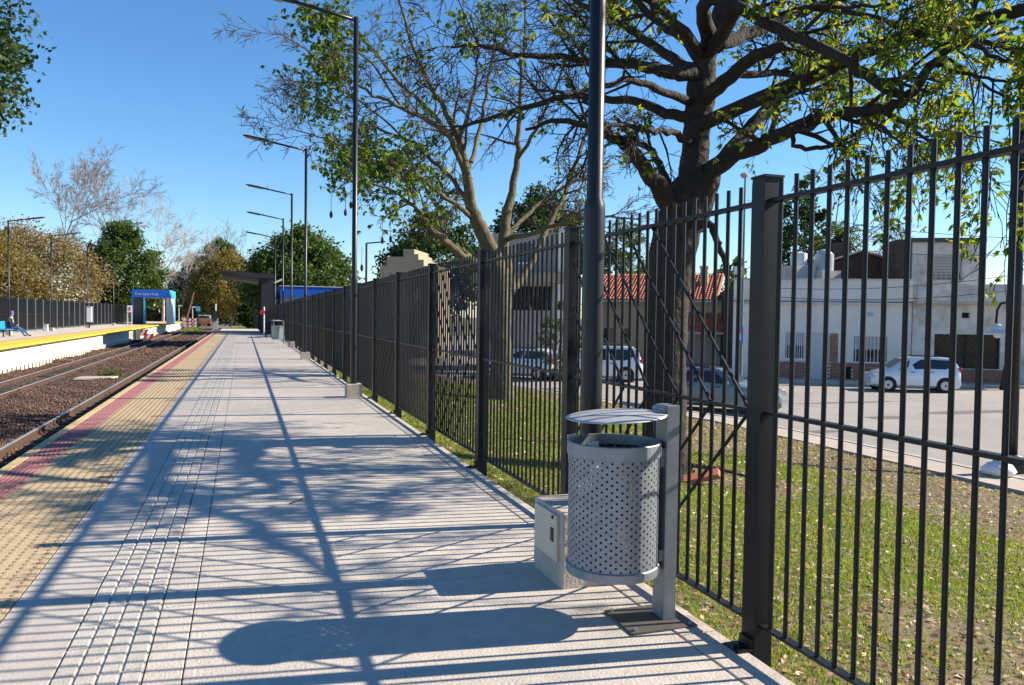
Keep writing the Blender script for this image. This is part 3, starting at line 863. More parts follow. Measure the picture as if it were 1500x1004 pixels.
# --- the big dark tree on the lawn
g1 = np.random.default_rng(11)
D1 = 10.6
limbs1 = [
    [(977, 712, 0, 96), (976, 690, 0, 80), (975, 640, 0, 66), (974, 560, 0, 62), (976, 470, 0, 62), (980, 400, 0, 66), (992, 340, 0, 70), (1006, 300, 0, 66), (1016, 250, 0, 52), (1020, 200, .1, 47), (1024, 150, .1, 48), (1028, 110, .1, 44), (1040, 60, 0, 32), (1058, 10, 0, 26), (1076, -60, .1, 22), (1080, -160, .2, 15)],
    # left limb from the fork
    [(1000, 330, 0, 40), (980, 297, -.1, 34), (955, 262, -.3, 28), (930, 228, -.5, 24), (905, 206, -.7, 18), (868, 188, -.9, 13), (820, 176, -1.0, 9), (770, 190, -1.1, 5)],
    [(985, 290, 0, 16), (970, 250, .3, 14), (955, 222, .6, 11), (930, 205, .9, 9), (900, 170, 1.2, 6)],
    # right limb, sweeping out to the big junction
    [(1010, 335, 0, 42), (1027, 292, -.1, 40), (1048, 248, -.2, 34), (1080, 226, -.4, 29), (1116, 212, -.7, 26), (1160, 188, -1.1, 23), (1222, 168, -1.6, 20), (1287, 160, -2.1, 19), (1328, 142, -2.4, 18), (1365, 95, -2.6, 15), (1406, 43, -2.8, 11), (1440, -15, -3.0, 8)],
    # limb coming down from the crown to the same junction
    [(1040, 60, 0, 30), (1030, 10, -.6, 24), (1060, 0, -1.0, 22), (1116, 30, -1.4, 20), (1180, 60, -1.8, 18), (1244, 92, -2.1, 18), (1287, 122, -2.3, 18), (1326, 143, -2.42, 14)],
    [(1055, 240, 0, 30), (1085, 205, .3, 26), (1110, 175, .5, 22), (1140, 145, .8, 17), (1167, 120, 1.0, 14), (1200, 88, 1.3, 11), (1235, 50, 1.6, 8), (1270, -10, 2.0, 6)],
    [(1030, 150, 0, 26), (1060, 120, -.4, 25), (1099, 88, -.8, 23), (1135, 72, -1.1, 20), (1150, 66, -1.2, 15)],
    [(1040, 130, 0, 18), (1075, 112, .5, 15), (1120, 108, .9, 12), (1180, 110, 1.3, 10), (1230, 108, 1.7, 8), (1300, 118, 2.1, 5)],
    [(1050, 70, 0, 22), (1090, 50, .4, 22), (1140, 32, .8, 18), (1190, 12, 1.2, 15), (1225, -5, 1.5, 11), (1290, -40, 2, 8)],
    # left side limbs
    [(1020, 110, 0, 26), (990, 108, -.2, 24), (950, 98, -.4, 20), (905, 93, -.6, 17), (868, 92, -.8, 14), (820, 84, -1, 11), (760, 82, -1.2, 9), (700, 66, -1.5, 6), (660, 70, -1.7, 3)],
    [(1020, 105, 0, 22), (995, 92, .3, 19), (950, 62, .6, 15), (915, 38, .9, 13), (885, 24, 1.1, 11), (840, 0, 1.4, 8), (800, -30, 1.6, 5)],
    [(1015, 175, 0, 22), (975, 165, .2, 18), (930, 150, .4, 15), (885, 145, .6, 13), (830, 140, .8, 11), (757, 163, 1.1, 9), (700, 178, 1.4, 7), (660, 190, 1.6, 4)],
    [(1010, 150, 0, 16), (965, 130, -.6, 13), (925, 118, -1, 11), (880, 128, -1.4, 9), (830, 136, -1.8, 6), (780, 130, -2, 4)],
    [(1028, 90, 0, 24), (1005, 60, .3, 20), (970, 36, .6, 15), (930, 0, .8, 11), (900, -40, 1, 8)],
    [(1028, 80, 0, 20), (975, 20, -.8, 16), (925, -20, -1.4, 12), (860, -60, -1.9, 8)],
    [(1012, 210, 0, 14), (985, 195, -.5, 11), (950, 190, -.9, 9), (910, 183, -1.3, 7), (870, 192, -1.6, 4)],
    # sagging branch under the right limb
    [(1160, 190, -1.1, 9), (1168, 215, -1.1, 8), (1195, 217, -1.2, 8), (1230, 208, -1.3, 7), (1262, 190, -1.4, 5), (1280, 172, -1.5, 3)],
    # broken stub hanging at the fork
    [(1024, 330, -.3, 14), (1038, 328, -.4, 12), (1048, 345, -.42, 10), (1056, 370, -.42, 9), (1065, 395, -.42, 8)],
    [(1406, 43, -2.8, 9), (1450, 80, -3.0, 8), (1490, 90, -3.1, 7), (1530, 84, -3.2, 5)],
    [(1365, 95, -2.6, 8), (1420, 110, -2.7, 6), (1470, 118, -2.8, 5), (1520, 112, -2.9, 3)],
    [(1190, 12, 1.2, 11), (1260, 20, .6, 9), (1330, 48, 0, 8), (1400, 92, -.6, 6), (1470, 140, -1.1, 5), (1530, 170, -1.5, 3)],
    [(1200, 88, 1.3, 9), (1270, 72, 1.0, 8), (1350, 62, .6, 6), (1430, 70, .2, 5), (1520, 66, -.2, 3)],
    [(1244, 92, -2.1, 7), (1300, 60, -2.3, 7), (1350, 25, -2.5, 6), (1390, -20, -2.8, 4)],
    [(1116, 30, -1.4, 8), (1180, 10, -1.9, 7), (1260, 12, -2.4, 6), (1330, 0, -2.8, 4), (1400, -25, -3.1, 3)],
    [(1287, 160, -2.1, 6), (1330, 185, -1.9, 5), (1390, 190, -1.7, 4), (1460, 205, -1.5, 3), (1520, 230, -1.3, 2)],
]
P1 = dict(seg=[.5, .35, .25, .16, .12], wob=.16, up=[.02, .02, -.02, -.06, -.1], tap=.35, rmin=.0045, kids=[0, 6, 6, 4, 0], t0=.25, ang=.85, lr=.52, rr=.5, max=4)
out1 = []; tips1 = []
nkid = [0, 7, 6, 11, 8, 9, 1, 9, 9, 11, 9, 11, 8, 8, 8, 6, 4, 0, 3, 3, 9, 9, 5, 6, 7]
for L_, nk in zip(limbs1, nkid):
    L_ = [(a, b, c, w_*(1.0 if b > 290 else .84)) for a, b, c, w_ in L_]
    pts, rad = limb(g1, L_, D1)
    out1.append((pts, rad, 0))
    if nk:
        ln = sum(np.linalg.norm(np.array(a)-np.array(b)) for a, b in zip(pts[:-1], pts[1:]))
        spawn(g1, pts, rad, min(ln*.62, 2.0), 1, P1, out1, tips1, nk=nk, t0=.35)
# boughs that reach toward the platform and the near lawn above the picture
for W_ in ((at(1035, 80, D1), (5.8, 7.5, 5.8), (6.2, 5.5, 6.2), (6.0, 3.2, 6.4)), (at(1022, 185, D1), (6.9, 6.6, 4.7), (7.5, 4.8, 4.6), (7.6, 3.0, 4.3)),
           (at(1060, 0, D1), (4.6, 8.0, 7.0), (4.2, 6.2, 7.6), (4.0, 4.4, 7.8)), (at(1066, -25, D1), (4.2, 10.8, 7.0), (3.0, 12.2, 7.5), (1.9, 13.6, 7.7)),
           (at(1076, -60, D1), (6.4, 11.0, 7.5), (6.9, 13.0, 8.2), (7.0, 15.0, 8.5)), (at(1046, 45, D1), (6.6, 8.6, 6.6), (8.0, 7.4, 7.2), (9.2, 6.0, 7.4))):
    A_ = smooth_line([(*w_, r_) for w_, r_ in zip(W_, (.10, .075, .05, .018))], 4); A_[1:-1, :3] += g1.normal(0, .03, (len(A_)-2, 3))
    pts, rad = [a[:3] for a in A_], [a[3] for a in A_]
    out1.append((pts, rad, 0)); spawn(g1, pts, rad, 2.0, 1, P1, out1, tips1, nk=8, t0=.3)
t1 = thing("spreading_tree", "big dark-barked spreading tree on the lawn just behind the nearest fence panels", "tree", tuple(at(977, 705, D1)))
tubes("trunk", [o for o in out1 if o[2] == 0], bark1, t1, sides=(14,))
tubes("branches", [o for o in out1 if o[2] > 0], bark1, t1, sides=(8, 7, 5, 4, 3))['kind'] = 'stuff'
def palmate(g, tips, prob, size, per=(2, 5), leaflets=5, spread=.1):
    C = []; A = []; S = []
    for (p, d) in tips:
        if g.random() > prob(p): continue
        for k in range(g.integers(*per)):
            c = p + g.normal(0, spread, 3)
            ax = unit(g.normal(size=3)*.6 + np.array([0, 0, -.8]))
            s = size*g.uniform(.65, 1.25)
            for q in range(leaflets):
                C.append(c); A.append(unit(ax + g.normal(0, .55, 3))); S.append(s*g.uniform(.75, 1.1))
    return np.array(C), np.array(A), np.array(S)
def prob1(p):
    x, y = pix(p)
    if y < -20 or x > 1530: return .08
    if y > 390: return 0
    if x > 1250 and y < 120: return .17
    if x > 1060: return .23 if y < 175 else .10
    if x > 880: return .15 if y < 70 else .025
    return .04 if y < 60 else .01
C, A, S = palmate(g1, tips1, prob1, .105, (2, 5), 5, .09)
o = np_mesh("crown", leaf_quads(g1, C, S, .36, .2, A*1.4), 4, leaf1, t1); o['kind'] = 'stuff'
# hanging leafy sprays on the right
tips_h = []; outh = []
for (px, py, t, ln) in ((1255, 190, -1.6, .9), (1290, 165, -2.0, 1.0), (1345, 140, -2.4, .9), (1385, 110, -2.6, 1.25), (1420, 110, -2.7, 1.5), (1455, 115, -2.8, 1.6), (1490, 105, -2.9, 1.4), (1310, 150, -2.2, .7), (1360, 120, -2.5, 1.3), (1475, 115, -2.8, 1.9), (1440, 100, -2.8, 1.1), (1230, 168, -1.6, .5)):
    p = at(px, py, D1+t)
    branch(g1, p, np.array([g1.normal(0, .25), g1.normal(0, .25), -.9]), ln, .011, 2, dict(P1, up=[0, 0, -.25, -.2, -.2], kids=[0, 0, 6, 2, 0], lr=.42), outh, tips_h)
C, A, S = palmate(g1, tips_h, lambda p: .34, .105, (1, 4), 5, .06)
tubes("hanging_twigs", outh, bark1, t1, sides=(3, 3, 4, 3, 3))['kind'] = 'stuff'
o = np_mesh("hanging_leaves", leaf_quads(g1, C, S, .36, .2, A*1.4), 4, leaf1, t1); o['kind'] = 'stuff'

# --- olive-barked many-stemmed tree farther along the lawn
g2 = np.random.default_rng(5)
D2 = 21.0
limbs2 = [
    [(737, 600, 0, 70), (735, 585, 0, 52), (734, 540, 0, 40), (733, 470, 0, 38), (730, 410, 0, 44), (722, 375, 0, 46), (706, 340, 0, 40), (692, 305, -.2, 32), (684, 255, -.4, 25), (673, 209, -.6, 20), (650, 160, -1, 15), (628, 120, -1.2, 11), (600, 60, -1.5, 8), (585, 0, -1.7, 5)],
    [(733, 470, 0, 26), (745, 420, .3, 26), (738, 360, .6, 30), (742, 320, .8, 28), (750, 280, 1, 20), (757, 234, 1.2, 17), (761, 180, 1.3, 13), (764, 120, 1.4, 10), (768, 60, 1.5, 7), (770, 0, 1.6, 4)],
    [(724, 400, 0, 26), (700, 385, -.4, 24), (673, 372, -.8, 22), (650, 352, -1.2, 20), (631, 335, -1.5, 17), (612, 308, -1.9, 13), (585, 285, -2.3, 9), (550, 268, -2.6, 6), (515, 262, -2.8, 4)],
    [(690, 380, -.6, 14), (660, 352, -.2, 14), (645, 325, .2, 12), (632, 290, .6, 9), (610, 262, 1, 6), (570, 240, 1.4, 4)],
    [(745, 430, .2, 22), (770, 400, .8, 19), (790, 360, 1.3, 17), (806, 325, 1.7, 15), (824, 293, 2, 13), (840, 250, 2.3, 11), (853, 209, 2.6, 8), (870, 150, 3, 5)],
    [(742, 345, .7, 16), (770, 318, 1.4, 12), (798, 292, 1.9, 10), (845, 265, 2.5, 8), (900, 240, 3.1, 5)],
    [(745, 350, .5, 14), (790, 338, -.5, 12), (830, 325, -1.1, 10), (880, 318, -1.8, 7), (940, 322, -2.3, 4)],
    [(690, 290, -.2, 16), (669, 215, .5, 14), (630, 165, 1.2, 12), (589, 125, 1.8, 10), (555, 85, 2.2, 8), (526, 50, 2.6, 5), (500, 10, 3, 3)],
    [(680, 250, -.4, 15), (660, 205, -1, 13), (639, 184, -1.4, 12), (590, 160, -2, 10), (547, 138, -2.5, 8), (510, 115, -2.9, 6), (470, 88, -3.2, 4), (430, 62, -3.4, 3), (401, 46, -3.5, 2)],
    [(688, 300, -.3, 15), (660, 258, .3, 12), (625, 228, .9, 10), (589, 201, 1.4, 8), (540, 185, 1.9, 6), (490, 160, 2.4, 4), (440, 150, 2.8, 2.5)],
    [(692, 320, -.2, 14), (640, 280, -1, 11), (590, 245, -1.7, 8), (530, 225, -2.3, 6), (480, 205, -2.8, 4), (430, 190, -3.1, 2.5)],
    [(684, 255, -.3, 14), (700, 200, .8, 11), (712, 140, 1.5, 9), (722, 80, 2, 7), (730, 10, 2.4, 4)],
    [(757, 234, 1.2, 11), (785, 190, .4, 9), (810, 140, -.2, 7), (830, 90, -.7, 5), (850, 30, -1.1, 3)],
    [(673, 209, -.6, 12), (690, 150, -1.4, 9), (700, 90, -2, 7), (690, 20, -2.5, 4)],
    [(590, 160, -2, 7), (545, 95, -2.4, 6), (500, 60, -2.7, 4), (455, 20, -3, 2.5)],
    [(589, 201, 1.4, 6), (530, 150, 1.0, 5), (480, 125, .7, 4), (420, 118, .4, 2.5)],
]
P2 = dict(seg=[.8, .6, .4, .28, .2], wob=.17, up=[.02, .02, .01, -.02, -.04], tap=.3, rmin=.0066, kids=[0, 7, 7, 6, 0], t0=.2, ang=.75, lr=.5, rr=.5, max=4)
out2 = []; tips2 = []
for i, L_ in enumerate(limbs2):
    L_ = [(a, b, c, w_*(.80 if b > 400 else .56)) for a, b, c, w_ in L_]
    pts, rad = limb(g2, L_, D2, wob=.02)
    out2.append((pts, rad, 0))
    ln = sum(np.linalg.norm(np.array(a)-np.array(b)) for a, b in zip(pts[:-1], pts[1:]))
    spawn(g2, pts, rad, min(ln*.5, 2.6), 1, P2, out2, tips2, nk=11 if i > 1 else 9, t0=.30 if i > 1 else .6)
t2 = thing("many_stemmed_tree", "olive-barked tree with many crooked stems and twiggy crown left of the closest lamp post", "tree", tuple(at(737, 595, D2)))
tubes("trunk", [o for o in out2 if o[2] == 0], bark2, t2, sides=(12,))
tubes("branches", [o for o in out2 if o[2] > 0], bark_tw2, t2, sides=(8, 6, 4, 3, 3))['kind'] = 'stuff'
def prob2(p):
    x, y = pix(p)
    q = .006
    for cx, cy, rx, ry, w_ in ((560, 235, 80, 50, .42), (475, 115, 32, 40, .30), (600, 60, 70, 40, .10), (480, 160, 35, 25, .20), (640, 265, 50, 30, .22), (780, 230, 55, 30, .15), (480, 25, 60, 22, .22), (500, 270, 40, 22, .35), (700, 30, 90, 30, .14), (600, 310, 50, 20, .25)):
        q = max(q, w_*math.exp(-((x-cx)/rx)**2-((y-cy)/ry)**2))
    return q
C, A, S = palmate(g2, tips2, lambda p: prob2(p)*.75, .155, (2, 5), 5, .18)
o = np_mesh("crown", leaf_quads(g2, C, S, .42, .2, A*1.3), 4, leaf2, t2); o['kind'] = 'stuff'
for px, py, t in ((485, 314, -2.7), (506, 311, -2.5), (514, 300, -2.6), (560, 352, -2), (572, 350, -1.8), (530, 392, -2.2), (806, 280, 2)):
    c = at(px, py, D2+t)
    mb = MB(); mb.lathe([(.0, -.10), (.025, -.08), (.04, -.03), (.033, .03), (.015, .07), (.006, .09), (.005, .5)], 8, c); mb.build("seed_pod", pod_m, t2, smooth=True)

# --- generic trees
def gen_tree(name, label, base, H, spread, seed, leafmat=None, bark=bark_far, nleaf=0, lsize=.4, trunk_r=.25, bare=False, fill=1.0, crown=None, levels=3, group=None, lean=0, zlow=.25, trunks=1, aspect=.6):
    g = np.random.default_rng(seed)
    base = np.asarray(base, float)
    t = thing(name, label, "tree", tuple(base), group=group)
    out = []; tips = []
    P = dict(seg=[H/7, H/9, H/12, H/16, H/20], wob=.14 if not bare else .09, up=[.05, .07, .06, .03, 0] if not bare else [.08, .12, .1, .06, .03], tap=.35 if not bare else .2, rmin=H*(.0012 if not bare else .0008), kids=[8, 5, 4, 3, 0] if not bare else [13, 8, 6, 5, 0], t0=.3, ang=.7 if not bare else .6, lr=.52 if not bare else .46, rr=.5 if not bare else .45, max=levels)
    for k in range(trunks):
        d = np.array([lean+g.normal(0, .06*trunks), g.normal(0, .05*trunks), 1.0])
        branch(g, base + np.array([g.normal(0, .2*(trunks-1)), g.normal(0, .2*(trunks-1)), -.2]), d, H*(.86 if bare else .75)*g.uniform(.9, 1.05), trunk_r, 0, P, out, tips)
    tubes("trunk", [o for o in out if o[2] == 0], bark, t, sides=(8,))
    tubes("limbs", [o for o in out if o[2] > 0], bark, t, sides=(6, 5, 4, 3, 3))['kind'] = 'stuff'
    if nleaf:
        # foliage: clumps through the crown's volume, sized unevenly
        lo, hi = base[2]+H*zlow, base[2]+H
        nc = max(14, int(nleaf/90)); cc = []
        while len(cc) < nc:
            u = g.uniform(-1, 1, 3)
            rr = np.linalg.norm(u)
            if rr > 1 or rr < .35: continue
            zz = (u[2]+1)/2
            wprof = 1.0 - .45*max(0, zz-.45)/.55 - .25*max(0, .25-zz)/.25
            c = np.array([base[0]+lean*H*.5+u[0]*spread*wprof, base[1]+u[1]*spread*wprof, lo+(hi-lo)*zz])
            cc.append((c, g.uniform(.10, .26)*spread))
        Cs = []
        per = int(nleaf/nc)
        for c, s in cc:
            q = g.normal(size=(per, 3)); q /= np.linalg.norm(q, axis=1)[:, None]
            Cs.append(c + q*s*(g.random((per, 1))**.45)*np.array([1.15, 1.15, .8]))
        C = np.concatenate(Cs)
        o = np_mesh("crown", leaf_quads(g, C, g.uniform(.6, 1.25, len(C))*lsize, aspect, .1), 4, leafmat, t); o['kind'] = 'stuff'
    return t

def gb(px, depth, z=-1.5):
    """foot of something at picture column px and the given distance, on ground z"""
    q = at(px, 460, depth); return (q[0], q[1], z)

# dense evergreen whose edge enters the frame at the upper left
gen_tree("evergreen_tree", "dense glossy evergreen entering the frame at the upper left", gb(-216, 44), 27.5, 8.5, 21, leaf_dk, bark1, 46000, .42, .5, levels=3, zlow=.38)
tl = "trees behind the opposite platform"
gen_tree("russet_tree", "low russet-brown leafy tree left of the dark green tree, behind the opposite fence", gb(40, 96), 13.5, 9.5, 22, leaf_br, bark_far, 27000, .34, .3, group=tl, zlow=.1, trunks=2)
gen_tree("russet_tree", "russet tree at the left picture edge behind the seated person", gb(-30, 88), 12.5, 7.0, 23, leaf_or, bark_far, 17000, .34, .3, group=tl, zlow=.1)
gen_tree("bare_tree", "tall bare grey tree rising behind the leftmost opposite lamp posts", gb(62, 112), 23, 7, 24, None, bark_twig, 0, trunk_r=.30, bare=True, levels=4, group=tl)
gen_tree("green_tree", "dark green full tree in front of a bare crown, left of the blue portal", gb(178, 112), 16.4, 6.0, 25, leaf_md, bark_far, 22000, .45, .3, group=tl, zlow=.08)
gen_tree("bare_tree", "bare grey tree whose twigs stand above the dark green tree", gb(172, 126), 22, 7, 26, None, bark_twig, 0, trunk_r=.32, bare=True, levels=4, group=tl)
gen_tree("bare_tree", "pale bare tree right of the dark green tree", gb(238, 140), 18.5, 6.5, 27, None, bark_pale, 0, trunk_r=.30, bare=True, levels=4, group=tl)
gen_tree("bare_tree", "thin bare tree leaning over the portal's right side", gb(262, 150), 17.5, 5.5, 28, None, bark_pale, 0, trunk_r=.24, bare=True, levels=4, group=tl, lean=.12)
gen_tree("dark_tree", "shaded dark tree right behind the blue portal", gb(282, 165), 14.0, 5.6, 29, leaf_dk, bark_far, 11000, .55, .3, group=tl, zlow=.05)
gen_tree("ochre_tree", "broad ochre autumn tree in the centre distance above the shelter roof", gb(335, 150), 14.8, 7.6, 30, leaf_or, bark_far, 30000, .4, .35, group=tl, zlow=.15)
gen_tree("green_tree", "green tree top showing behind the ochre tree", gb(318, 185), 20.5, 6.5, 31, leaf_md, bark_far, 9000, .7, .3, group=tl, zlow=.3)
gen_tree("round_green_tree", "large round green tree above the blue station building", gb(440, 104), 14.4, 7.6, 32, leaf_md, bark_far, 30000, .5, .4, zlow=.12)
gen_tree("dark_hedge_tree", "dark bushy tree between the shelter column and the ochre tree", gb(378, 130), 7.5, 3.2, 33, leaf_dk, bark_far, 6000, .5, .2, zlow=.02)
gen_tree("green_bush_tree", "low bright green bush tree at the end of the tracks", gb(330, 190), 8.0, 9, 34, leaf_md, bark_far, 12000, .6, .2, zlow=.0)
gen_tree("green_bush_tree", "low green bush seen through the portal opening", gb(226, 150), 9.0, 6, 35, leaf_or, bark_far, 7000, .6, .2, zlow=.0)
gen_tree("dark_evergreen", "dark evergreen behind the stepped beige parapet", gb(640, 62), 11.2, 4.6, 36, leaf_dk, bark_far, 16000, .32, .3, zlow=.25)
gen_tree("dark_evergreen", "dark evergreen behind the olive-barked tree's right side", gb(790, 66), 14.0, 5.0, 37, leaf_dk, bark_far, 14000, .35, .3, zlow=.3)
gen_tree("tall_conifer", "tall dark conifer behind the white house, just right of the nearest post", gb(1172, 66), 15.5, 2.9, 38, leaf_dk, bark_far, 11000, .32, .3, zlow=.2)
gen_tree("garden_tree", "small yellow-green tree behind the red-roofed house", gb(905, 62), 10.5, 3.2, 39, leaf_md, bark_far, 7000, .3, .2, zlow=.35)
gen_tree("garden_tree", "little bush by the carport of the grey house", gb(822, 35.5), 3.9, 1.0, 40, leaf_md, bark_far, 2600, .14, .1, zlow=.1)
gen_tree("bare_tree", "small bare tree behind the two-storey white house", gb(1325, 62), 9.6, 2.6, 41, None, bark_far, 0, trunk_r=.14, bare=True, levels=4)
gen_tree("garden_tree", "green tree behind the red roof's chimney", gb(1072, 60), 8.2, 1.8, 42, leaf_md, bark_far, 3500, .3, .2, zlow=.3)
# palm
g3 = np.random.default_rng(44)
pb = np.array(gb(1222, 58, -1.5)); pt = thing("palm_tree", "feathery palm behind the roof water tanks", "tree", tuple(pb))
top = pb + np.array([0, 0, 9.0])
mb = MB(); mb.tube([pb, pb+np.array([.1, 0, 4]), top], [.25, .2, .17], 8); mb.build("trunk", bark_far, pt, smooth=True)
Q = []
for k in range(46):
    a = g3.uniform(0, 2*math.pi); e = g3.uniform(-.5, 1.25); L = g3.uniform(1.9, 2.9)
    d = np.array([math.cos(a)*math.cos(e), math.sin(a)*math.cos(e), math.sin(e)]); p = top.copy()
    side = unit(np.cross(d, (0, 0, 1)))
    for s in range(14):
        d = unit(d + np.array([0, 0, -.11])); p2 = p + d*L/14
        for sg in (-1, 1):
            tip = p + side*sg*.42*(1-.5*abs(s/14-.4)) + d*.22 + np.array([0, 0, -.16])
            Q.append([p, p2, tip, p+side*sg*.02])
        p = p2
o = np_mesh("crown", np.array(Q), 4, leaf_palm, pt); o['kind'] = 'stuff'

# ------------------------------------------------------------------ lawn cover
g4 = np.random.default_rng(9)
def green_mask(x, y):
    v = np.sin(x*.9+1.3*np.sin(y*.55))*np.sin(y*.8+.7*np.sin(x*1.1)) + .5*np.sin(x*2.3+y*1.7)*np.sin(y*2.9-x*.8)
    v = v + .62 - 2.2*np.clip((x-7.6)/2.2, 0, 1) + .3*np.sin(x*5.1)*np.sin(y*4.3)
    return 1/(1+np.exp(-5.5*v))
N = 520000
x = g4.uniform(LX0, LX1-.1, N); y = 1.2 + 24*g4.random(N)**1.6
ok = (g4.random(N) < np.clip(green_mask(x, y)*.93+.07, 0, 1)) & (y < lawn_far(x)-.3)
x, y = x[ok], y[ok]; n = len(x)
z = lawn_z(x, y) - .004
h = g4.uniform(.018, .05, n)*(1+y*.02); a = g4.uniform(0, 2*math.pi, n); wd = g4.uniform(.002, .0045, n)*(1+y*.10)
lx, ly = g4.normal(0, .55, n)*h, g4.normal(0, .55, n)*h
V = np.stack([np.stack([x-np.cos(a)*wd, y-np.sin(a)*wd, z], 1), np.stack([x+np.cos(a)*wd, y+np.sin(a)*wd, z], 1), np.stack([x+lx, y+ly, z+h], 1)], 1)
o = np_mesh("lawn_grass", V, 3, grass_m); tag(o, "patchy short green grass on the bank between fence and street", "grass", kind='stuff')
N = 52000
x = g4.uniform(LX0, LX1, N); y = 1.2 + 22*g4.random(N)**1.4
okk = y < lawn_far(x)-.2; x, y = x[okk], y[okk]
C = np.stack([x, y, lawn_z(x, y)+.014], 1); n = len(C)
V = leaf_quads(g4, C, g4.uniform(.022, .065, n)*(1+.03*y), .6, 0)
V[:, :, 2] = C[:, None, 2] + (V[:, :, 2]-C[:, None, 2])*.45
o = np_mesh("fallen_leaves", V, 4, litter_m); tag(o, "dry tan fallen leaves scattered over the grass bank", "leaves", kind='stuff')
# tall weeds at the end of the tracks
N = 9000
x = g4.uniform(-8, 14, N); y = g4.uniform(112, 148, N); ok = (x < -5.5-(y-112)*.05) | (x > -2.0)
x, y = x[ok], y[ok]; n = len(x); h = g4.uniform(.3, .9, n); a = g4.uniform(0, 6.28, n)
V = np.stack([np.stack([x-np.cos(a)*.08, y-np.sin(a)*.08, x*0-1.5], 1), np.stack([x+np.cos(a)*.08, y+np.sin(a)*.08, x*0-1.5], 1), np.stack([x+g4.normal(0, .15, n), y, -1.5+h], 1)], 1)
o = np_mesh("trackside_weeds", V, 3, grass_m); tag(o, "tall bright weeds beyond the end of the platforms", "weeds", kind='stuff')
# broken terracotta piece and fallen branch near the big tree
q = at(1020, 672, 10.2); q[2] = float(lawn_z(q[0], q[1]))
mb = MB(); mb.obox((q[0]-.2, q[1]-.1, q[2]+.01), (.42, -.14, .10), (.10, .16, .05), (-.03, .02, .05)); o = mb.build("broken_roof_tile", tile_r); tag(o, "broken terracotta slab lying at the foot of the big dark tree", "tile")
pts = [np.array([q[0]-.5, q[1]+.2, q[2]+.10]), np.array([q[0]-.1, q[1]+.3, q[2]+.22]), np.array([q[0]+.4, q[1]+.1, q[2]+.16]), np.array([q[0]+.9, q[1]-.2, q[2]+.03])]
o = MB().tube(pts, [.02, .035, .03, .012], 6).build("fallen_branch", bark1); tag(o, "dry broken branch lying by the terracotta slab under the tree", "branch")

# ------------------------------------------------------------------ houses across the street
def wall_holes(mb, O, u, L, z0, z1, th, holes, nrm):
    """wall with real openings; O foot of the left end, u along, nrm outward; holes (a0, a1, zb, zt)"""
    O = np.asarray(O, float); u = np.asarray(u, float); nrm = np.asarray(nrm, float)
    A = sorted({0, L, *[h[0] for h in holes], *[h[1] for h in holes]}); Z = sorted({z0, z1, *[h[2] for h in holes], *[h[3] for h in holes]})
    na, nz = len(A)-1, len(Z)-1
    def solid(i, j):
        if i < 0 or j < 0 or i >= na or j >= nz: return False
        a, z = (A[i]+A[i+1])/2, (Z[j]+Z[j+1])/2
        return not any(h[0] < a < h[1] and h[2] < z < h[3] for h in holes)
    def pt(a, z, back): 
        q = O + u*a - (nrm*th if back else 0); return (q[0], q[1], z)
    for i in range(na):
        for j in range(nz):
            if not solid(i, j): continue
            a0, a1, zz0, zz1 = A[i], A[i+1], Z[j], Z[j+1]
            mb.add([pt(a0, zz0, 0), pt(a1, zz0, 0), pt(a1, zz1, 0), pt(a0, zz1, 0)], [(0, 1, 2, 3)])
            mb.add([pt(a0, zz0, 1), pt(a1, zz0, 1), pt(a1, zz1, 1), pt(a0, zz1, 1)], [(3, 2, 1, 0)])
            for di, dj, e in ((-1, 0, (a0, zz0, a0, zz1)), (1, 0, (a1, zz0, a1, zz1)), (0, -1, (a0, zz0, a1, zz0)), (0, 1, (a0, zz1, a1, zz1))):
                if not solid(i+di, j+dj):
                    mb.add([pt(e[0], e[1], 0), pt(e[2], e[3], 0), pt(e[2], e[3], 1), pt(e[0], e[1], 1)], [(0, 1, 2, 3)])
class Frame:
    """local frame on a facade: a along, o outward, z up"""
    def __init__(s, O, u):
        s.O = np.asarray(O, float); s.u = unit(u); s.n = np.array([s.u[1], -s.u[0], 0])
        if np.dot(s.n, -s.O) < 0: s.n = -s.n
    def p(s, a, o, z): q = s.O + s.u*a + s.n*o; return (q[0], q[1], z)
    def box(s, mb, a0, a1, o0, o1, z0, z1):
        b = np.array(s.p(a0, o0, z0)); return mb.obox(b, s.u*(a1-a0), s.n*(o1-o0), (0, 0, z1-z0))

SZ = -1.30
gx0 = at(1075, 460, 38.2); gx1 = at(1336, 460, 37.0)
GX0 = np.array([gx0[0], gx0[1], 0]); GU = unit(np.array([gx1[0]-gx0[0], gx1[1]-gx0[1], 0]))
LA = float(np.dot(gx1-gx0, GU))
def av(px, F_):
    """distance along facade F_ of picture column px"""
    d = FWD + RGT*(px-IW/2)/FPX - UPV*(460-IH/2)/FPX
    A_ = np.array([[F_.u[0], -d[0]], [F_.u[1], -d[1]]]); s = np.linalg.solve(A_, -F_.O[:2]); return float(s[0])
def zv(py, depth, px=1250): return float(at(px, py, depth)[2])
FA = Frame(GX0, GU)
# pavement before these houses
mb = MB(); FA.box(mb, -30, 40, .0, 1.5, -1.45, -1.18); o = mb.build("house_pavement", walk_m); tag(o, kind='structure')
mb = MB(); FA.box(mb, -30, 40, 1.503, 1.64, -1.45, -1.165); o = mb.build("house_kerb", conc_k); tag(o, kind='structure')

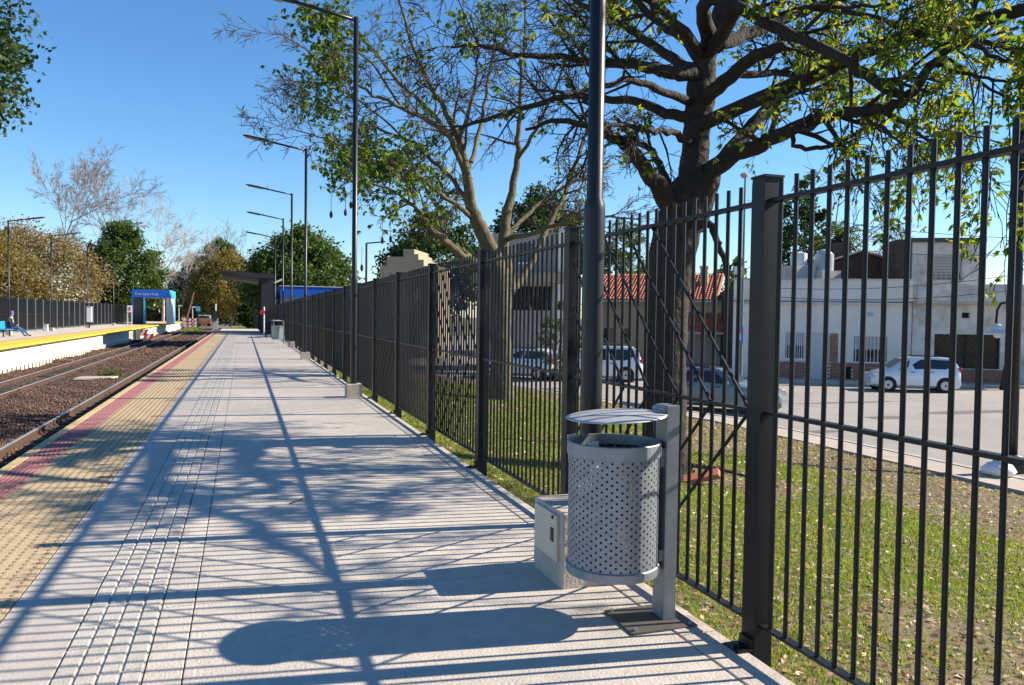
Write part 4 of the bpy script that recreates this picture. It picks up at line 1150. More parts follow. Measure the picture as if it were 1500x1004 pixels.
def brickwork(F_, a0, a1, z0, z1, parent, o=.02, holes=(), bw=.26, bh=.085, limit=120):
    mb = MB(); c = 0; row = 0; z = z0; nb_ = 0
    big = MB()
    while z < z1-.02:
        a = a0 - (bw/2 if row % 2 else 0)
        while a < a1-.01:
            b0, b1 = max(a, a0)+.006, min(a+bw, a1)-.006
            if b1-b0 > .03 and not any(h[0]-.02 < (b0+b1)/2 < h[1]+.02 and h[2] < z+bh/2 < h[3] for h in holes):
                F_.box(big, b0, b1, .012, o+rnd.uniform(-.003, .003), z+.006, min(z+bh, z1)-.006)
            a += bw
        z += bh; row += 1
    x = big.build("brick_cladding", brick_m, parent); x['kind'] = 'stuff'
    mb = MB(); return x

hA = thing("white_house", "single-storey white house with long parapet and silver door behind the near fence", "house", FA.p(0, 0, SZ))
D_ = 37.5
zt, zc = zv(411, D_), zv(445, D_)
win1 = (av(1152, FA), av(1180, FA), zv(527, D_), zv(489, D_)); door = (av(1184, FA), av(1216, FA), -1.17, zv(489, D_)); win2 = (av(1252, FA), av(1301, FA), zv(530, D_), zv(493, D_)); vent = (av(1237, FA), av(1250, FA), zv(556, D_), zv(537, D_))
mb = MB(); wall_holes(mb, FA.O, FA.u, LA, SZ-.2, zt, .25, [win1, door, win2, vent], FA.n); mb.build("wall", white_wall, hA)
mb = MB(); FA.box(mb, .05, LA-.05, -9, -.6, SZ-.2, zt-.5); mb.build("back_volume", dark_in, hA)
mb = MB(); FA.box(mb, -.04, LA, .001, .16, zc-.05, zc+.05); mb.build("cornice", white_old, hA)
mb = MB(); FA.box(mb, -.04, LA, .001, .10, zc+.053, zc+.09); mb.build("dark_drip_line", roof_dark, hA)
mb = MB(); FA.box(mb, -.04, LA+.02, -.3, .06, zt+.002, zt+.07); mb.build("coping", white_old, hA)
zd = win2[2]
brickwork(FA, av(1140, FA), LA-.3, SZ-.05, zd-.05, hA, holes=[door, vent])
brickwork(FA, av(1216.5, FA), av(1229, FA), zd-.04, door[3], hA)
mb = MB(); FA.box(mb, door[0], door[1], -.14, -.10, door[2], door[3]); dd = mb.build("door", metal_door, hA)
for i in range(7):
    a = door[0] + (door[1]-door[0])*(i+.5)/7
    mb = MB(); FA.box(mb, a-.02, a+.02, -.098, -.075, door[2]+.05, door[3]-.05); mb.build("door_rib", metal_door, dd)
mb = MB(); FA.box(mb, door[0]+.08, door[0]+.11, -.074, -.02, -.3, -.12); mb.build("handle", darkpl, dd)
for wn in (win1, win2):
    mb = MB(); FA.box(mb, wn[0], wn[1], -.16, -.13, wn[2], wn[3]); wo = mb.build("window", glass_m, hA)
    mb = MB(); FA.box(mb, wn[0], wn[1], -.12, -.10, (wn[2]+wn[3])/2, wn[3]); mb.build("blind", shut_m, wo)
    mb = MB(); FA.box(mb, wn[0]-.05, wn[1]+.05, .002, .07, wn[2]-.06, wn[2]-.003); mb.build("sill", white_p, wo)
    for i in range(9):
        a = wn[0] + (wn[1]-wn[0])*(i+.5)/9
        mb = MB(); mb.tube([FA.p(a, .03, wn[2]-.0), FA.p(a, .03, wn[3]+.05)], .014, 5); mb.build("window_bar", white_p, wo)
mb = MB(); FA.box(mb, vent[0], vent[1], -.15, -.12, vent[2], vent[3]); mb.build("meter_niche", dark_in, hA)
mb = MB(); FA.box(mb, av(1275, FA)-.1, av(1275, FA)+.1, .002, .08, zv(463, D_), zv(458, D_)); mb.build("wall_lamp", shut_m, hA)

# two-storey neighbour
FB = Frame(FA.p(LA+.02, .12, 0), GU); DB = 36.6
hB = thing("two_storey_house", "stained white two-storey house with brown latticed front at the right", "house", FB.p(0, 0, SZ))
LB = 8.0
zb_t, zb_s = zv(417, DB, 1400), zv(446, DB, 1400)
gar = (av(1370, FB), av(1467, FB), zv(540, DB, 1400), zv(490, DB, 1400)); hole = (av(1409, FB), av(1421, FB), zv(466, DB, 1400), zv(458, DB, 1400))
mb = MB(); wall_holes(mb, FB.O, FB.u, LB, SZ-.2, zb_s, .25, [gar, hole], FB.n); mb.build("wall", white_old, hB)
mb = MB(); FB.box(mb, .05, LB-.05, -9, -.9, SZ-.2, zb_s-.2); mb.build("back_volume", dark_in, hB)
mb = MB(); FB.box(mb, -.02, LB, -.25, .55, zb_s+.002, zb_s+.14); mb.build("balcony_slab", conc_d, hB)
mb = MB(); FB.box(mb, -.02, LB, .40, .53, zb_s+.142, zb_t); mb.build("balcony_wall", white_old, hB)
mb = MB(); FB.box(mb, hole[0], hole[1], -.2, -.15, hole[2], hole[3]); mb.build("vent", dark_in, hB)
lat = MB(); FB.box(lat, gar[0], gar[1], -.22, -.2, gar[2], gar[3]); la = lat.build("lattice_back", M("lattice_backing", (.07, .055, .035), .9), hB)
for i in range(-6, 22):
    for s in (-1, 1):
        a = gar[0]+i*.24; h_ = gar[3]-gar[2]
        p0 = [a, gar[2]]; p1 = [a+s*h_*.9, gar[3]]
        lo, hi = gar[0], gar[1]
        def clip(p, q):
            dx, dz = q[0]-p[0], q[1]-p[1]; t0_, t1_ = 0., 1.
            for v0, dv in ((p[0]-lo, dx), (hi-p[0], -dx)):
                if dv > 0: t0_ = max(t0_, -v0/dv)
                elif dv < 0: t1_ = min(t1_, -v0/dv)
            return t0_, t1_
        t0_, t1_ = clip(p0, p1)
        if t1_-t0_ < .05: continue
        q0 = FB.p(p0[0]+(p1[0]-p0[0])*t0_, -.18 if s > 0 else -.165, p0[1]+(p1[1]-p0[1])*t0_); q1 = FB.p(p0[0]+(p1[0]-p0[0])*t1_, -.18 if s > 0 else -.165, p0[1]+(p1[1]-p0[1])*t1_)
        mb = MB(); mb.bar(q0, q1, .012, .05, FB.n); mb.build("lattice_slat", lattice_m, hB)
for a in (gar[0]+.03, (gar[0]+gar[1])/2, gar[1]-.03):
    mb = MB(); FB.box(mb, a-.03, a+.03, -.15, -.1, gar[2], gar[3]); mb.build("lattice_post", darkpl, hB)
mb = MB(); FB.box(mb, gar[0], gar[1], -.098, -.06, (gar[2]*.6+gar[3]*.4)-.03, (gar[2]*.6+gar[3]*.4)+.03); mb.build("lattice_rail", darkpl, hB)
brickwork(FB, gar[0]-.4, gar[1]+.2, SZ, gar[2]-.03, hB, bw=.2, bh=.1)
u0, u1 = av(1344, FB)+.1, av(1446, FB)+.1
zr = zv(352, 38.5, 1400)
upw = (av(1376, FB), av(1423, FB), zv(411, 38.2, 1400), zv(377, 38.2, 1400))
mb = MB(); wall_holes(mb, FB.p(u0, -1.2, 0), FB.u, u1-u0, zb_s+.15, zr-.2, .2, [(upw[0]-u0, upw[1]-u0, upw[2], upw[3])], FB.n)
mb.build("upper_wall", white_old, hB)
mb = MB(); FB.box(mb, u0+.02, u0+.2, -5, -1.41, zb_s, zr-.2); FB.box(mb, u1-.2, u1-.02, -5, -1.41, zb_s, zr-.2); mb.build("upper_side_walls", white_old, hB)['kind'] = 'stuff'
mb = MB(); FB.box(mb, u0-.25, u1+.2, -5.2, -.95, zr-.198, zr); mb.build("roof", roof_dark, hB)
mb = MB(); FB.box(mb, upw[0], upw[1], -1.36, -1.3, upw[2], upw[3]); uw = mb.build("window", shut_m, hB)
for i in range(8):
    z_ = upw[2] + (upw[3]-upw[2])*(i+.5)/8
    mb = MB(); FB.box(mb, upw[0]+.03, upw[1]-.03, -1.298, -1.28, z_-.03, z_+.03); mb.build("slat", grey_w, uw)
for i in range(6):
    a = upw[0] + (upw[1]-upw[0])*(i+.5)/6
    mb = MB(); mb.tube([FB.p(a, -1.17, upw[2]), FB.p(a, -1.17, upw[2]+.32)], .014, 5); mb.build("rail_bar", darkpl, uw)
mb = MB(); FB.box(mb, u0-.72, u0-.05, -3.2, -1.3, zb_t, zr-.05); mb.build("chimney_stack", brown_m, hB)

# shed, tanks behind the white house
DS = 43.0
FSH = Frame((*at(1222, 460, DS)[:2], 0), GU)
shd = thing("dark_gabled_shed", "dark brown gabled shed with red tiled edge above the white parapet", "shed", FSH.p(0, 0, 2.4))
s0, sm, s1 = 0.0, av(1258, FSH), av(1324, FSH)
zz = lambda py: zv(py, DS, 1270)
mb = MB(); mb.prism([FSH.p(s0, 0, 2.2), FSH.p(s1, 0, 2.2), FSH.p(s1, 0, zz(391)), FSH.p(sm, 0, zz(371)), FSH.p(s0, 0, zz(384))], -FSH.n*5); mb.build("wall", brown_m, shd)
for a, b, za, zb_ in ((s0-.2, sm, zz(384), zz(371)), (sm+.005, s1+.25, zz(371), zz(391))):
    n_ = 9
    for i in range(n_):
        q0 = a+(b-a)*i/n_; q1 = a+(b-a)*(i+1)/n_-.02; h0 = za+(zb_-za)*i/n_; h1 = za+(zb_-za)*(i+1)/n_
        mb = MB(); mb.prism([FSH.p(q0, .2, h0+.02), FSH.p(q1, .2, h1+.02), FSH.p(q1, .2, h1+.12), FSH.p(q0, .2, h0+.12)], -FSH.n*5.4); mb.build("roof_tile", tile_r if a > s0 else conc_d, shd)
mb = MB(); FSH.box(mb, sm-.9, sm-.1, -2.4, -1.6, zz(378), zz(352)); mb.build("chimney", brown_m, shd)
for px, r_, py0, py1, mt, lb, tip in ((1168, .42, 373, 391, tank_w, "white round water tank on the roof behind the nearest fence post", 0), (1205, .48, 374, 398, tank_g, "grey water tank with conical top beside the dark shed", .22)):
    c = at(px, 460, 41.5); z0_, z1_ = zv(py1, 41.5), zv(py0, 41.5)
    tk = thing("water_tank", lb, "water tank", (c[0], c[1], z0_), group="rooftop water tanks")
    mb = MB(); mb.lathe([(r_, z0_), (r_*1.02, (z0_+z1_)/2), (r_, z1_), (r_*.6, z1_+tip*.7+.04), (.08, z1_+tip+.06)], 20, (c[0], c[1], 0), True, True); mb.build("tank", mt, tk)
    mb = MB(); mb.box(c[0]-.6, c[1]-.6, 2.7, c[0]+.6, c[1]+.6, z0_-.003); mb.build("stand", white_old, tk)
c = FSH.p(av(1150, FSH), 0, 0)
mb = MB(); FSH.box(mb, av(1150, FSH), av(1222, FSH)-.15, -1.5, .6, 2.3, zz(400)+.05); o = mb.build("roof_slab_wall", M("terracotta_coping", (.26, .12, .08), .9), None); tag(o, "low terracotta roof wall below the water tanks", "wall")

# red-roofed house
DR = 45.0
FR = Frame((*at(868, 460, 46.5)[:2], 0), unit(np.array([*(at(1078, 460, 43.5)-at(868, 460, 46.5))[:2], 0])))
hR = thing("red_roofed_house", "beige house with red tiled roof and chimney behind the big dark tree", "house", FR.p(0, 0, SZ))
r0, r1 = av(868, FR), av(1076, FR)
zR = lambda py, px=1000: zv(py, DR, px)
gd_ = (av(1004, FR), r1-.15, SZ, zR(486))
wn = (av(885, FR), av(925, FR), zR(505), zR(483))
mb = MB(); wall_holes(mb, FR.O, FR.u, r1, SZ-.2, zR(440), .25, [gd_, wn], FR.n); mb.build("wall", beige_w, hR)
mb = MB(); FR.box(mb, .05, r1-.05, -6, -.5, SZ-.2, zR(445)); mb.build("back_volume", dark_in, hR)
mb = MB(); FR.box(mb, gd_[0], gd_[1], -.2, -.12, gd_[2], gd_[3]); gd_o = mb.build("garage_door", grey_w, hR)
for i in range(6):
    z_ = gd_[2]+(gd_[3]-gd_[2])*(i+.5)/6
    mb = MB(); FR.box(mb, gd_[0]+.04, gd_[1]-.04, -.118, -.10, z_-.12, z_+.12); mb.build("panel", grey_w, gd_o)
mb = MB(); FR.box(mb, wn[0], wn[1], -.16, -.12, wn[2], wn[3]); mb.build("window", glass_m, hR)
def tiled(F_, a0, a1, o0, z0, o1, z1, name, parent, nc, nr):
    """roof slope of half-round tile columns from eave (o0, z0) to ridge (o1, z1)"""
    big = MB(); th = .06
    for r_ in range(nr):
        f0, f1 = r_/nr, (r_+1.12)/nr
        for c_ in range(nc):
            A0 = a0+(a1-a0)*c_/nc; A1 = a0+(a1-a0)*(c_+.96)/nc; Am = (A0+A1)/2
            def q(a, f, lift): return F_.p(a, o0+(o1-o0)*f, z0+(z1-z0)*f+lift)
            big.add([q(A0, f0, .04), q(Am, f0, .15), q(A1, f0, .04), q(A1, f1, 0), q(Am, f1, .09), q(A0, f1, 0)], [(0, 1, 4, 5), (1, 2, 3, 4), (0, 2, 1)])
    x = big.build(name, tile_r, parent); x['kind'] = 'stuff'
    mb = MB(); mb.prism([F_.p(a0, o0, z0-.1), F_.p(a0, o1, z1-.1), F_.p(a0, o1, z1-.005), F_.p(a0, o0, z0-.005)], F_.u*(a1-a0)); mb.build(name+"_deck", conc_d, parent)
tiled(FR, r0-.3, av(1052, FR), .45, zR(441), -2.6, zR(400), "roof_tiles", hR, 44, 12)
tiled(FR, av(1000, FR), r1+.1, 1.1, zR(486), .02, zR(460), "awning_tiles", hR, 20, 6)
mb = MB(); FR.box(mb, av(1020, FR), av(1031, FR), -1.7, -1.2, zR(436), zR(392)); ch = mb.build("chimney", beige_w, hR)
mb = MB(); FR.box(mb, av(1019, FR), av(1032, FR), -1.75, -1.15, zR(392)+.002, zR(389)); mb.build("chimney_cap", conc_d, ch)

# grey two-storey house with carport, left of the closest lamp post
DG = 42.0
FG = Frame((*at(698, 460, 42.4)[:2], 0), unit(np.array([*(at(832, 460, 41)-at(698, 460, 42.4))[:2], 0])))
hG = thing("carport_house", "pale house with dark carport behind the olive-barked tree", "house", FG.p(0, 0, SZ))
e1 = av(832, FG); zG = lambda py: zv(py, DG, 780)
cp = (.4, e1-.9, zG(455), zG(420))
mb = MB(); wall_holes(mb, FG.O, FG.u, e1, SZ-.2, zG(398), .25, [cp], FG.n); mb.build("wall", grey_w, hG)
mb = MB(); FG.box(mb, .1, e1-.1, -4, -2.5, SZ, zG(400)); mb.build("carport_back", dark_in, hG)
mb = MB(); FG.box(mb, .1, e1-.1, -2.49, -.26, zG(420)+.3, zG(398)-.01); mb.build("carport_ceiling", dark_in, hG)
mb = MB(); FG.box(mb, -.1, e1+.05, -.3, .5, zG(416), zG(401)); mb.build("beam", beige_w, hG)
mb = MB(); FG.box(mb, 0, e1-.5, -1.5, -.31, zG(400)+.01, zG(342)); uwl = mb.build("upper_wall", grey_w, hG)
mb = MB(); FG.box(mb, e1-.48, e1+.1, -1.2, .35, SZ-.2, zG(417)); mb.build("white_column", white_wall, hG)
mb = MB(); FG.box(mb, e1-.48, e1+.1, -1.2, .35, zG(400), zG(336)); mb.build("upper_column", white_wall, hG)
for a in (.5, 2.2):
    mb = MB(); FG.box(mb, a, a+.9, -.309, -.28, zG(385), zG(358)); ww = mb.build("window", glass_m, hG)
    mb = MB(); FG.box(mb, a-.05, a+.95, -.30, -.2, zG(388), zG(385)-.003); mb.build("sill", white_p, ww)
# stepped parapet house farther left
FP = Frame((*at(556, 460, 54)[:2], 0), GU)
hP = thing("stepped_gable_house", "beige house with stepped parapet above the fence, left of the olive tree", "house", FP.p(0, 0, SZ))
zP = lambda py: zv(py, 54, 590)
st = [(556, 390), (566, 390), (566, 377), (590, 377), (590, 366), (606, 366), (606, 373), (612, 373), (612, 381), (620, 381), (620, 390), (640, 390)]
mb = MB(); mb.prism([FP.p(av(556, FP), 0, SZ), FP.p(av(640, FP), 0, SZ)] + [FP.p(av(a, FP), 0, zP(b)) for a, b in st[::-1]], -FP.n*4); mb.build("wall", beige_w, hP)
mb = MB(); FP.box(mb, av(570, FP), av(585, FP), -.2, .03, zP(420), zP(402)); mb.build("window", glass_m, hP)
mb = MB(); FP.box(mb, av(553, FP), av(563, FP), -2.2, -1.2, zP(391), zP(382)); mb.build("chimney", brick_m, hP)
# utility box on a pole, lamp and blue sign near the white wall
c = at(1087, 460, 33.5); zz_ = lambda py: zv(py, 33.5, 1087)
lp = thing("street_lamp", "slim grey street lamp with small head and blue sign just left of the nearest post", "street lamp", (c[0], c[1], SZ))
mb = MB(); mb.tube([(c[0], c[1], SZ), (c[0], c[1], zz_(262))], [.07, .04], 8); mb.build("pole", M("grey_green_pole", (.12, .15, .14), .6), lp)
mb = MB(); mb.lathe([(.10, zz_(262)), (.17, zz_(259)), (.16, zz_(256)), (.05, zz_(254.5))], 10, (c[0]-.05, c[1], 0), True, True); mb.build("lamp_head", lens_m, lp)
s_ = at(1084, 492, 33.3)
mb = MB(); mb.obox(s_+np.array([0, 0, -.36])-GU*.11, GU*.23, FA.n*.02, (0, 0, .74)); sg = mb.build("sign_plate", blue_p, lp)
mb = MB(); mb.obox(s_+np.array([0, 0, .12])-GU*.05+FA.n*.022, GU*.15, FA.n*.006, (0, 0, .14)); mb.build("red_mark", red_p, sg)
mb = MB(); mb.obox(s_+np.array([0, 0, -.2])-GU*.03+FA.n*.022, GU*.06, FA.n*.006, (0, 0, .3)); mb.build("white_arrow", white_p, sg)
c2 = at(1081, 397, 33.2)
mb = MB(); mb.obox(c2-GU*.16+np.array([0, 0, -.16]), GU*.32, FA.n*.2, (0, 0, .34)); mb.build("meter_box", tank_w, lp)
for k_ in (-.1, .1):
    mb = MB(); mb.lathe([(.03, -.28), (.045, -.24), (.03, -.2), (.045, -.16), (.03, -.12)], 8, c2+GU*k_+FA.n*.1); mb.build("insulator", darkpl, lp)
# lamp pole on the near kerb with gooseneck lamp, and a leaning wooden pole across the street
b0 = atz(1481, 694, -1.2); DP = float((b0-np.array([0, 0, CAMZ])) @ FWD)
gp = thing("gooseneck_lamp_pole", "dark street pole with a white gooseneck lamp at the right picture edge", "street lamp", tuple(b0))
mb = MB(); mb.tube([b0, b0+np.array([0, 0, 3.2]), b0+np.array([0, 0, 8.4])], [.10, .085, .06], 10); mb.build("pole", polep, gp, smooth=True)
pts = [at(px_, py_, DP) for px_, py_ in ((1490, 456), (1484, 448), (1475, 443), (1466, 445), (1461, 454), (1459, 474))]
mb = MB(); mb.tube(pts, .022, 6); mb.build("gooseneck", darkpl, gp, smooth=True)
c = at(1461, 487, DP)
mb = MB(); mb.lathe([(.04, .15), (.085, .11), (.10, .05), (.22, -.02), (.212, -.026), (.09, .03)], 18, c); shd_ = mb.build("lamp_shade", tank_w, gp)
mb = MB(); mb.lathe([(.015, -.11), (.055, -.09), (.07, -.04), (.06, .02)], 12, c); mb.build("bulb", white_p, shd_, smooth=True)
b1_ = np.array([*at(1472, 460, 34)[:2], SZ])
o = MB().tube([b1_, at(1484, 490, 34)], [.13, .10], 8).build("wooden_pole", bark1, smooth=True); tag(o, "short leaning wooden pole across the street at the right edge", "pole")

# rubbish bag on the kerb
c = np.array([*atz(1462, 697, -1.2)[:2], -1.19])
mb = MB(); mb.lathe([(.05, 0), (.24, .02), (.28, .10), (.2, .2), (.06, .25), (.03, .31)], 12, c, True, True)
rs = random.Random(4); mb.v = [(p[0]+rs.uniform(-.03, .03), p[1]+rs.uniform(-.03, .03), p[2]+rs.uniform(-.015, .015)) for p in mb.v]
o = mb.build("rubbish_bag", white_p, smooth=True); tag(o, "crumpled white rubbish bag on the pavement at the right edge", "bag")
c = c + np.array([.45, .12, 0])
mb = MB(); mb.lathe([(.05, 0), (.26, .02), (.30, .16), (.22, .3), (.05, .38)], 12, c, True, True)
mb.v = [(p[0]+rs.uniform(-.03, .03), p[1]+rs.uniform(-.03, .03), p[2]+rs.uniform(-.015, .015)) for p in mb.v]
o = mb.build("rubbish_bag", darkpl, smooth=True); tag(o, "black rubbish bag behind the white one at the right edge", "bag")

# overhead cables in front of the houses
ends = [((1100, 345, 34), (1520, 372, 30)), ((1100, 420, 35), (1520, 398, 31)), ((1100, 432, 35), (1520, 421, 31)), ((1100, 300, 40), (1520, 350, 31)), ((960, 388, 40), (1100, 392, 35))]
for i, (a, b) in enumerate(ends):
    p0, p1 = at(*a), at(*b); L_ = [p0*(1-t)+p1*t + np.array([0, 0, -.35*4*t*(1-t)]) for t in np.linspace(0, 1, 12)]
    o = MB().tube(L_, .012, 4).build("overhead_cable", wire_m)
    tag(o, ["highest cable crossing before the two-storey house", "cable level with the white parapet's coping", "lowest cable, just under the parapet top", "thin upper cable above the roof line", "short cable by the red roof's chimney"][i], "cable", "street cables")

# ------------------------------------------------------------------ cars
def car_paint(name, c): return M(name, c, .28, metal=.35, var=.03, coat=.6, spec=.5)
def make_car(label, loc, heading, paint, L=3.5, W=1.5, H=1.5, style='hatch', rearlights=True):
    """car pointing along its +x, centred on the ground; built part by part"""
    t = thing("parked_car", label, "car", (0, 0, 0), group="cars parked along the street")
    hw = W/2
    if style == 'hatch':   # x fraction, floor z, belt z, belt halfwidth, top z, top halfwidth
        S = [(-.5, .32, .75, .80, .80, .74), (-.485, .2, .86, .94, .92, .84), (-.46, .18, .90, .98, 1.22/1.5*H, .78), (-.40, .18, .92, 1.0, .965*H, .76), (-.2, .18, .92, 1.0, H, .76), (.03, .18, .91, 1.0, .985*H, .76), (.12, .18, .90, 1.0, .93*H, .74), (.30, .18, .86, 1.0, .91, .82), (.42, .18, .76, .96, .80, .78), (.485, .22, .62, .86, .66, .70), (.5, .34, .54, .76, .56, .64)]
    else:
        S = [(-.5, .34, .74, .80, .78, .74), (-.49, .2, .84, .92, .88, .84), (-.36, .18, .88, .98, .93, .84), (-.33, .18, .88, 1.0, .95, .80), (-.2, .18, .88, 1.0, .96*H, .72), (-.05, .18, .88, 1.0, H, .74), (.06, .18, .88, 1.0, .965*H, .73), (.21, .18, .85, 1.0, .90, .84), (.40, .18, .76, .96, .80, .80), (.485, .22, .62, .88, .66, .74), (.5, .34, .54, .78, .56, .66)]
    prof = []
    mb = MB(); V = []; n = 10
    for f, zf, zb_, wb, ztp, wt in S:
        x = f*L
        V += [(x, -hw*.86*wb, zf), (x, -hw*wb, zf+.1), (x, -hw*wb*1.0, (zf+zb_)/2), (x, -hw*wb*.97, zb_), (x, -hw*wt, ztp-.015), (x, -hw*wt*.82, ztp+.02),
              (x, hw*wt*.82, ztp+.02), (x, hw*wt, ztp-.015), (x, hw*wb*.97, zb_), (x, hw*wb, (zf+zb_)/2), (x, hw*wb, zf+.1), (x, hw*.86*wb, zf)]
    n = 12; Fs = []
    for i in range(len(S)-1):
        for k_ in range(n): Fs.append((i*n+k_, i*n+(k_+1) % n, (i+1)*n+(k_+1) % n, (i+1)*n+k_))
    Fs += [tuple(range(n)), tuple(range(len(S)*n-1, (len(S)-1)*n-1, -1))]
    mb.add(V, Fs); body = mb.build("body", paint, t, smooth=True, bevel=0)
    body.modifiers.new("edge", 'EDGE_SPLIT').split_angle = R(38)
    def sec(f, a):
        """point on cabin side at x fraction f, height a (0 belt .. 1 top)"""
        for i in range(len(S)-1):
            if S[i][0] <= f <= S[i+1][0]:
                k_ = (f-S[i][0])/(S[i+1][0]-S[i][0]); q = [S[i][j]*(1-k_)+S[i+1][j]*k_ for j in range(6)]
                return f*L, hw*(q[3]*.97*(1-a)+q[5]*a), q[2]*(1-a)+(q[4]-.015)*a
    roof0, roof1 = (S[2][0]+.03, S[6][0]) if style == 'hatch' else (S[4][0], S[6][0])
    mid = (-.14, -.10) if style == 'hatch' else (-.10, -.06)
    spans = [(mid[1], roof1-.015, S[7][0]-.09), (roof0+.025, mid[0], None)]
    for s in (-1, 1):
        for (f0, f1, fx) in spans:
            mb = MB()
            if fx is None and style != 'hatch':
                P = [(f0-.09, .12), (f1, .12), (f1, .86), (f0+.0, .86)]
            elif fx is None: P = [(f0-.02, .12), (f1, .12), (f1, .86), (f0+.03, .86)]
            else: P = [(f0, .12), (fx, .12), (f1-.02, .86), (f0, .86)]
            pts = []
            for f, a in P:
                x, y, z = sec(f, a); pts.append((x, s*(y+.006), z))
            if s > 0: pts = pts[::-1]
            mb.add(pts, [(0, 1, 2, 3)]); mb.build("side_window", glass_m, t)
        for fx in (mid[0]-.07 if style != 'hatch' else -.16, .05):
            mb = MB(); x, y, z = sec(fx, 0); mb.cbox(x, s*(y+.012), z-.07, .16, .024, .03); mb.build("door_handle", darkpl, t)
        mb = MB(); x, y, z = sec(S[6][0]+.06, .1); mb.cbox(x, s*(y+.10), z+.05, .10, .18, .11); mb.build("wing_mirror", paint, t, bevel=.02)
        mb = MB(); x = .455*L; mb.cbox(x, s*hw*.74, .66, .14, .30, .15); mb.build("headlight", M("headlight_glass", (.6, .62, .64), .15), t, bevel=.03)
        mb = MB(); mb.cbox(-.478*L, s*hw*.80, .84 if style != 'hatch' else .92, .12, .17, .26 if style == 'hatch' else .16); mb.build("tail_light", red_p, t, bevel=.02)
    # windscreens
    def cross(f0, a0, f1, a1, lift):
        x0, y0, z0 = sec(f0, a0); x1, y1, z1 = sec(f1, a1)
        return [(x0, -y0*.9, z0+lift), (x0, y0*.9, z0+lift), (x1, y1*.86, z1+lift), (x1, -y1*.86, z1+lift)]
    mb = MB(); q = cross(S[7][0]-.02, .95, S[6][0]+.015, 1, .035)
    mb.add([(p[0]+.02, p[1], p[2]+.012) for p in q], [(0, 1, 2, 3)]); mb.build("windscreen", glass_m, t)
    mb = MB()
    if style == 'hatch': q = cross(S[1][0]+.004, .95, S[3][0]-.02, .9, .02); q = [(p[0]-.03, p[1], p[2]+.0) for p in q]
    else: q = cross(S[3][0]+.005, .98, S[4][0]-.005, 1, .03)
    mb.add(q[::-1], [(0, 1, 2, 3)]); mb.build("rear_window", glass_m, t)
    mb = MB(); mb.cbox(.492*L, 0, .34, .08, W*.84, .16); mb.build("front_bumper", paint, t, bevel=.03)
    mb = MB(); mb.cbox(-.492*L, 0, .40, .08, W*.84, .18); mb.build("rear_bumper", paint, t, bevel=.03)
    mb = MB(); mb.box(-.497*L-.02, -.22, .60, -.497*L-.005, .22, .72); mb.build("number_plate", white_p, t)
    wr = .29 if H < 1.55 else .33
    for fx in (-.315, .325):
        for s in (-1, 1):
            yc = s*(hw-.085)
            mb = MB(); mb.tube([(fx*L, s*(hw+.004), wr), (fx*L, s*(hw-.2), wr)], wr+.06, 20); mb.build("wheel_arch", dark_in, t)
            mb = MB(); mb.tube([(fx*L, s*(hw-.18), wr), (fx*L, s*(hw+.0), wr), (fx*L, s*(hw+.014), wr)], [wr, wr, wr*.92], 20); wh = mb.build("wheel", tyre_m, t)
            mb = MB(); mb.tube([(fx*L, s*(hw+.015), wr), (fx*L, s*(hw+.022), wr)], [wr*.66, wr*.60], 14); rm = mb.build("rim", rim_m, wh)
            mb = MB(); mb.tube([(fx*L, s*(hw+.023), wr), (fx*L, s*(hw+.027), wr)], wr*.16, 8); mb.build("hub_cap", darkpl, wh)
    mb = MB(); mb.cbox(-.1*L, -hw*.62, H+.03, L*.34, .03, .03); mb.build("roof_rail", darkpl, t)
    mb = MB(); mb.cbox(-.1*L, hw*.62, H+.03, L*.34, .03, .03); mb.build("roof_rail", darkpl, t)
    t.location = Vector(tuple(map(float, loc))); t.rotation_euler = (0, 0, heading)
    return t
def on_road(px, depth): q = at(px, 460, depth); return (q[0], q[1], SZ)
ga = math.atan2(GU[1], GU[0])
make_car("silver hatchback parked in front of the white house", on_road(1337, 33.0), ga+math.pi, car_paint("silver_paint", (.62, .65, .70)), 3.5, 1.5, 1.46)
make_car("white sport utility car behind the closest lamp post", on_road(875, 36.3), math.atan2(.42, -.9), car_paint("white_car_paint", (.72, .73, .74)), 4.2, 1.75, 1.62)
make_car("silver estate car seen behind the olive tree's trunk", on_road(765, 37.0), math.atan2(.72, -.69), car_paint("pale_silver_paint", (.60, .61, .62)), 3.9, 1.65, 1.42)
c = atz(1062, 602, SZ)
make_car("grey-green saloon nosed toward the nearest post", on_road(1052, 25.0), math.atan2(-.72, .69), car_paint("grey_green_paint", (.16, .19, .19)), 4.2, 1.65, 1.38, 'saloon')

# ------------------------------------------------------------------ opposite platform furniture
OF = thing("far_steel_fence", "black mesh fence along the back of the opposite platform", "fence", (-15.4, 40, 0))
mb = MB(); mb.box(-.05, -.05, 0, .05, .05, 2.5); fpo = mb.mesh("post"); fpo.materials.append(galv)
fb = MB(); y = 30.0; k = 0
while y < 128:
    inst(fpo, "post", (-15.4, y, 0), OF); k += 1
    for z in (2.4, 1.3, .2):
        mb = MB(); mb.box(-15.42, y+.051, z-.02, -15.38, y+2.449, z+.02); mb.build("rail", blackp, OF)
    for i in range(18):
        yy = y + .05 + 2.4*(i+.5)/18
        fb.box(-15.405-.012, yy-.028, .1, -15.405+.012, yy+.028, 2.48)
    y += 2.5
o = fb.build("bars", blackp, OF); o['kind'] = 'stuff'

